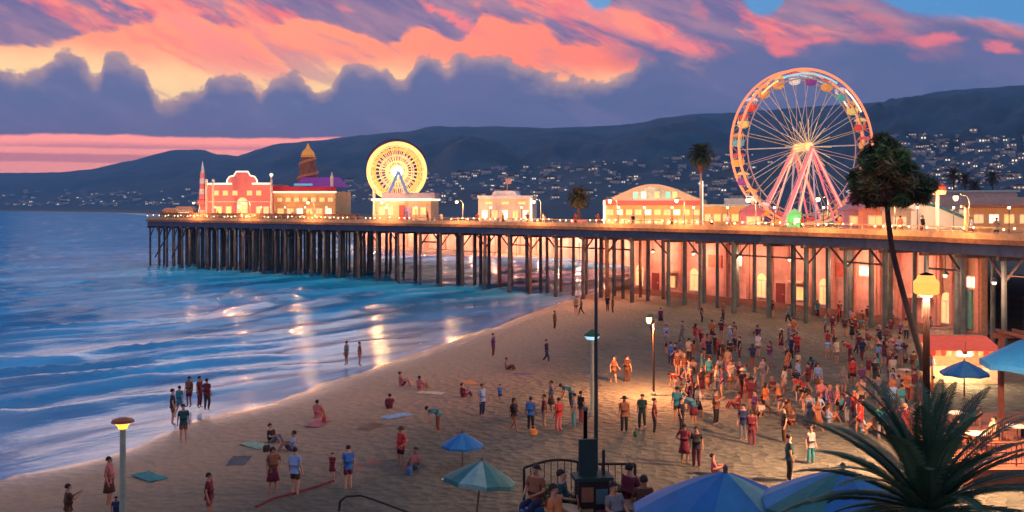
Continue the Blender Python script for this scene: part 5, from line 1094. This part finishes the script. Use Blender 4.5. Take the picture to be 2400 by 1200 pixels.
for px, py, Y, ps, tp_, bt, nr in ((1318,1098,23.4,CH_,'dark teal','black','behind the planter left of the kiosk'),(1478,1088,23.8,CH_,'maroon','dark brown','right of the kiosk'),(1508,1095,23.0,CH_,'dark brown','maroon','at the table right of the kiosk'),(1256,1105,23.9,CH_,'brown','navy','at the far left of the terrace'),(1440,1120,22.4,CH_,'grey','black','in front of the table right of the kiosk'),(1552,1110,20.9,CH_,'dark brown','navy','by the railing left of the large blue umbrella'),(1300,1135,22.2,CH_,'orange','dark brown','in front of the left terrace table')):
    person((px2(Y,px), Y if ps == CH_ else 21.0, TZ-.08 if ps == CH_ else TZ-.9), ps, tp_, bt, zone='on the terrace', near=nr) if ps == CH_ else None
for k, (x, y, c_, lb) in enumerate(((.55,23.3,(.05,.13,.3),'blue crate on the terrace floor at the far left, under the planters'),(.95,22.2,(.3,.2,.08),'tan crate on the terrace floor near the pale table'),(1.5,21.9,(.06,.1,.09),'dark green crate on the terrace floor in front of the kiosk'),(2.3,21.8,(.22,.06,.04),'rust red crate on the terrace floor right of the kiosk'),(3.45,22.0,(.1,.08,.1),'grey crate on the terrace floor by the short dark post'))):
    o = thing('crate', (x,y,TZ-.08), lb, 'crate', rnd.uniform(-.5,.5), 'crates on the terrace'); m = MB()
    for z in (.08,.24,.40): m.box((0,-.24,z),(.6,.03,.12)); m.box((0,.24,z),(.6,.03,.12)); m.box((-.29,0,z),(.03,.45,.12)); m.box((.29,0,z),(.03,.45,.12))
    m.box((0,0,.03),(.56,.44,.04))
    for sx in (-.26,.26):
        for sy in (-.21,.21): m.box((sx,sy,.24),(.04,.04,.46))
    m.build('crate_body', M('crate_%s' % 'abcde'[k], c_, .7, var=.3), o)
tw = [(745,1003,'rose',(.4,.12,.13)),(930,985,'pale blue',(.2,.35,.5)),(1010,930,'cream',(.5,.42,.3)),(560,1092,'dark grey',(.08,.08,.09)),(350,1130,'teal',(.03,.2,.2)),(870,1010,'brown',(.18,.09,.05)),(1100,905,'orange',(.5,.2,.07)),(1230,885,'purple',(.14,.05,.15)),(600,1055,'pale green',(.25,.36,.25)),(1080,1130,'white',(.6,.58,.54)),(860,1100,'red',(.42,.05,.04)),(1385,880,'navy',(.02,.04,.12))]
tn = {0:'beside the lone sitter on the grey sand',1:'below the maroon sitter near the waterline',2:'near two sitters by the waterline',3:'in the lower left sand',4:'right of the amber lamp post',5:'in the middle of the grey sand',6:'near the purple and maroon sitter',7:'left of the green capped lamp',8:'left of the black and grey sitter',9:'below the small blue umbrella',10:'right of the blue shirted person',11:'behind the green capped lamp'}
for k, (px, fy, cn_, c_) in enumerate(tw):
    g_ = G(px, fy); m = MB(); n_ = 10; vs = []
    for j in range(n_+1):
        for i in range(6): x, y = (i/5-.5)*.85, (j/n_-.5)*1.7; vs.append((x, y, .06+.025*fbm(x*3+k, y*3, k)))
    m.add(vs+[(v[0], v[1], v[2]-.02) for v in vs], [(j*6+i, j*6+i+1, (j+1)*6+i+1, (j+1)*6+i) for j in range(n_) for i in range(5)]); m.f += [tuple(q+66 for q in f[::-1]) for f in m.f[:50]]; m.mi = [0]*len(m.f)
    o = m.build('beach_towel', M('towel_'+cn_.replace(' ', '_'), c_, .9, var=.3, scale=4), loc=(g_.x, g_.y, .2)); o.rotation_euler = (0, 0, rnd.uniform(0, 3)); tag(o, cn_+' beach towel lying on the sand '+tn[k], 'towel', 'towels on the sand')
for k, (px, fy, cn_, c_) in enumerate([(760,1000,'red',(.4,.05,.04)),(1000,915,'tan',(.4,.28,.16)),(625,1070,'black',(.02,.02,.02)),(960,1125,'blue',(.03,.12,.35)),(1250,1030,'orange',(.5,.2,.05)),(1490,1035,'dark green',(.02,.08,.05))]):
    o = thing('beach_bag', G(px, fy)+Vector((0,0,.2)), cn_+' beach bag standing on the sand '+['beside the lone rose sitter','near two sitters by the waterline','beside the black and grey sitter','below the bather left of the small blue umbrella','in front of the lamp group','between two dark figures on the lit sand'][k], 'bag', rnd.uniform(0,3), 'bags on the sand')
    MB().lathe([(.14,0),(.2,.06),(.21,.26),(.17,.34)], n=10, squash=.55).build('bag_body', M('bag_'+cn_.replace(' ', '_'), c_, .8), o); MB().tube([(-.12,0,.32),(-.08,0,.5),(.08,0,.5),(.12,0,.32)], .015, 5).build('handle', M('bag_'+cn_.replace(' ', '_')), o)
# handrail and rope on the sand
o = thing('handrail', XY(793,38.5,.12), 'curved black handrail standing on the sand at the bottom edge', 'handrail')
b0 = XY(793,38.5,.12); MB().tube([at(793,1215,38.5)-b0, at(797,1175,38.5)-b0, at(812,1163,38.4)-b0, at(845,1161,38.3)-b0, at(880,1172,38)-b0, at(950,1198,37.2)-b0, at(1010,1225,36.6)-b0, at(1012,1262,36.5)-b0], .045, 8).build('rail', ir2, o); MB().cyl(at(793,1195,38.5)-b0, (0,0,-.2), .045, n=8).build('post', ir2, o)
rp = [G(x, y) for x, y in ((600,1205),(640,1185),(690,1172),(735,1158),(782,1142))]; o = thing('rope', (rp[0].x, rp[0].y, .2), 'dark red rope line lying across the sand by the pale blue shirt', 'rope'); MB().tube([Vector((p.x, p.y, .26))-Vector((rp[0].x, rp[0].y, .2)) for p in rp], .07, 6).build('rope', M('maroon_rope', (.12,.012,.025), .8), o)
# right-hand cafe with red awning stall
cm_ = M('cafe_red_wood', (.13,.045,.028), .7, var=.3, scale=1.5, bump=.2)
o = MB().prism([(19.2,-.3),(19.2,1.05),(31,1.05),(31,-.3)], 41.5, 53).build('cafe_platform', cm_); tag(o, 'low red-brown timber platform of the cafe at the right edge', 'platform')
st = thing('awning_stall', XY(2262,66,.15), 'food stall with a bright red scalloped awning below the yellow globe lamp', 'stall', R(-6))
MB().box((0,1.2,.55),(4.4,1.6,1.1)).build('counter', M('stall_counter', (.65,.42,.28), .7, var=.3), st); MB().box((0,3.0,1.5),(4.4,.15,3.0)).build('back_wall', M('stall_back', (.6,.34,.2), .7), st)
m = MB(); m.add([(-2.35,-.4,2.35),(2.35,-.4,2.35),(2.35,2.9,2.95),(-2.35,2.9,2.95)],[(0,1,2,3)]); m.add([(-2.35,-.4,2.30),(2.35,-.4,2.30),(2.35,2.9,2.90),(-2.35,2.9,2.90)],[(0,1,2,3)])
for k in range(14): x = -2.35+4.7*(k+.5)/14; m.k = k % 2; m.prism([(x-.168,2.36),(x+.168,2.36),(x+.168,2.12),(x+.08,2.0),(x-.08,2.0),(x-.168,2.12)], -.43, -.39)
m.build('awning', [M('awning_red', (.75,.05,.03), .7, emit=.15, ec=(1,.06,.03)), M('awning_orange', (.8,.3,.12), .7, emit=.1)], st)
for x in (-2.2, 2.2): MB().cyl((x,-.3,0),(x,-.3,2.3),.05,n=6).build('post', cm_, st)
o = dup(hl, XY(2262,65.5,2.3), label='small warm lamp hung inside the red awning stall'); 
for c__ in list(o.children):
    if c__.type == 'LIGHT': bpy.data.objects.remove(c__)
lamp_light(o, (0,0,-.3), 1500, (1,.6,.3), .15); o.scale = (.5,.5,.5)
pg = thing('pergola', (25.3, 51.5, 1.05), 'red-brown timber pergola frame at the right edge above the cafe platform', 'pergola')
for x in (0, 5.2):
    for y in (0, -6): MB().box((x,y,2.1),(.22,.22,4.2)).build('post', cm_, pg)
for y in (0,-6): MB().box((2.6,y,4.3),(6.2,.2,.26)).build('beam', cm_, pg)
for k in range(7): MB().box((k*.87,-3,4.52),(.12,7,.16)).build('rafter', cm_, pg)
rl = rail((19.6,42.0), (28,42.0), 1.05, 1.0, 'red-brown timber railing along the front of the cafe platform', cm_, nb=40)
k = 0
for x, y, lb in ((21.0,45.0,'at the left front of the cafe platform'),(23.6,46.5,'in the middle of the cafe platform'),(25.6,44.0,'at the right front of the cafe platform'),(22.2,49.5,'at the back of the cafe platform')):
    table((x,y,1.05), M('cafe_top_white', (.6,.55,.5), .6), 'round white cafe table '+lb, 'cafe tables', .5)
    for j, (dx_, dy_) in enumerate(((.75,0),(-.75,.1))): chair((x+dx_, y+dy_, 1.05), (R(-90) if dx_ < 0 else R(90))+math.pi, chb, ['right','left'][j]+' rust chair of the white table '+lb, 'cafe chairs')
for x, y, tp_, bt, nr in ((21.75,45.0,'tan','brown','at the left front table'),(20.25,45.1,'red','dark brown','at the left front table'),(24.35,46.5,'cream','navy','at the middle table'),(26.35,44.0,'orange','brown','at the right front table')):
    person((x,y,1.05), CH_, tp_, bt, rz=R(-90) if x in (21.75,24.35,26.35) else R(90), zone='on the cafe platform', near=nr)
# crates and counters behind the crowd
for px, fy, w_, d_, h_, c_, nm, lb in ((2110,905,1.2,.8,.9,'tan','serving_counter','tan serving counter with a dark base in the crowd right of the tree trunk'),(2140,945,1.4,.8,.95,'rust','serving_counter','rust coloured serving counter in front of the tan one'),(2210,800,2.2,.8,1.0,'cream','serving_counter','cream counter below the green door'),(2300,790,1.6,.8,1.3,'white','serving_counter','white counter right of the green door')):
    o = thing(nm, G(px, fy)+Vector((0,0,.15)), lb, 'counter', rnd.uniform(-.3,.3), 'counters around the cafe'); cc = {'tan':(.5,.33,.2),'rust':(.3,.1,.05),'cream':(.65,.5,.35),'white':(.6,.6,.56)}[c_]
    MB().box((0,0,h_/2),(w_,d_,h_)).build('body', M('counter_'+c_, cc, .7, var=.3), o); MB().box((0,0,h_+.03),(w_+.15,d_+.15,.06)).build('top', M('counter_top', (.3,.25,.2), .5), o)
# ------------------------------------------------------------------ foreground palm (crown just below the eye), on the terrace
fpm = leafmat('front_palm_leaf', (.022,.075,.04)); fpl = leafmat('front_palm_light', (.07,.16,.08)); _m['front_palm_leaf'].node_tree.nodes['Principled BSDF'].inputs['Roughness'].default_value = .6
base = XY(2172, 12.4, TZ-.08); root = thing('palm_tree', base, 'dark green fan of palm fronds filling the bottom right corner', 'palm tree')
ctop = zz(12.4, 1200)-(TZ-.08)
MB().tube([(0,0,0),(.02,0,ctop*.5),(0,0,ctop)], [.26,.22,.24], 12).build('trunk', M('palm_bark'), root, True)
for i in range(64):
    u_ = (i+.5)/64; m = MB(); frond(m, (0,0,ctop), i*2.399, R(86-92*u_)+rnd.uniform(-.15,.15), rnd.uniform(1.45,2.05), R(46)+.3*u_, .24, 58, .8)
    m.build('frond', fpl if i % 5 == 0 else fpm, root)

def words(a):
    s_ = ('child' if a['kid'] else 'person')+' in '+a['top']+' top and '+a['bot']+' '+a['style']
    if a['hat']: s_ += ' with '+a['hat']+' hat'
    return s_
from collections import defaultdict
labs = {}
for r, a in ppl:
    p_ = a['ps']
    if a['near']:
        t_ = ('child' if a['kid'] else 'person')+' in '+a['top']+' '+p_.replace('standing with one hand on the hip','with hand on hip').replace('sitting on the sand','sitting').replace('with arms stretched out','with arms out')+', '+a['near']
    else:
        t_ = 'person in '+a['top']+' and '+a['bot']+' '+p_.replace('standing with one hand on the hip','hand on hip').replace('sitting on the sand','sitting').replace('bending forward','bending').replace('holding up a phone','holding a phone')+' '+a['zone']
    labs[r.name] = t_
grp = defaultdict(list)
for r, a in ppl: grp[labs[r.name]].append(r)
ordw = ['leftmost','second from left','third from left','fourth from left','fifth from left']
for t_, rs in grp.items():
    rs.sort(key=lambda r: r.location.x/r.location.y)
    for k, r in enumerate(rs):
        s_ = t_ if len(rs) == 1 else ordw[k]+' '+t_
        w_ = s_.split()
        r['label'] = ' '.join(w_[:16])
for r, a in ppl: r['group'] = 'people '+('on the pier deck' if 'pier deck' in a['zone'] else 'on the beach and cafe terraces')
for me in list(bpy.data.meshes):
    if me.users == 0: bpy.data.meshes.remove(me)
# ------------------------------------------------------------------ evening haze
hz = MB(); hz.box((0, 4550, 234), (20000, 9300, 480)); ho = hz.build('haze', M('haze_holder', (1,1,1)))
mv = bpy.data.materials.new('haze_air'); mv.use_nodes = True; t = mv.node_tree; t.nodes.clear()
pv = t.nodes.new('ShaderNodeVolumePrincipled'); pv.inputs['Color'].default_value = (.25,.58,1.0,1); pv.inputs['Density'].default_value = 1.1e-4; pv.inputs['Anisotropy'].default_value = 0
mo = t.nodes.new('ShaderNodeOutputMaterial'); t.links.new(pv.outputs[0], mo.inputs['Volume'])
ho.data.materials.clear(); ho.data.materials.append(mv); tag(ho, kind='stuff')
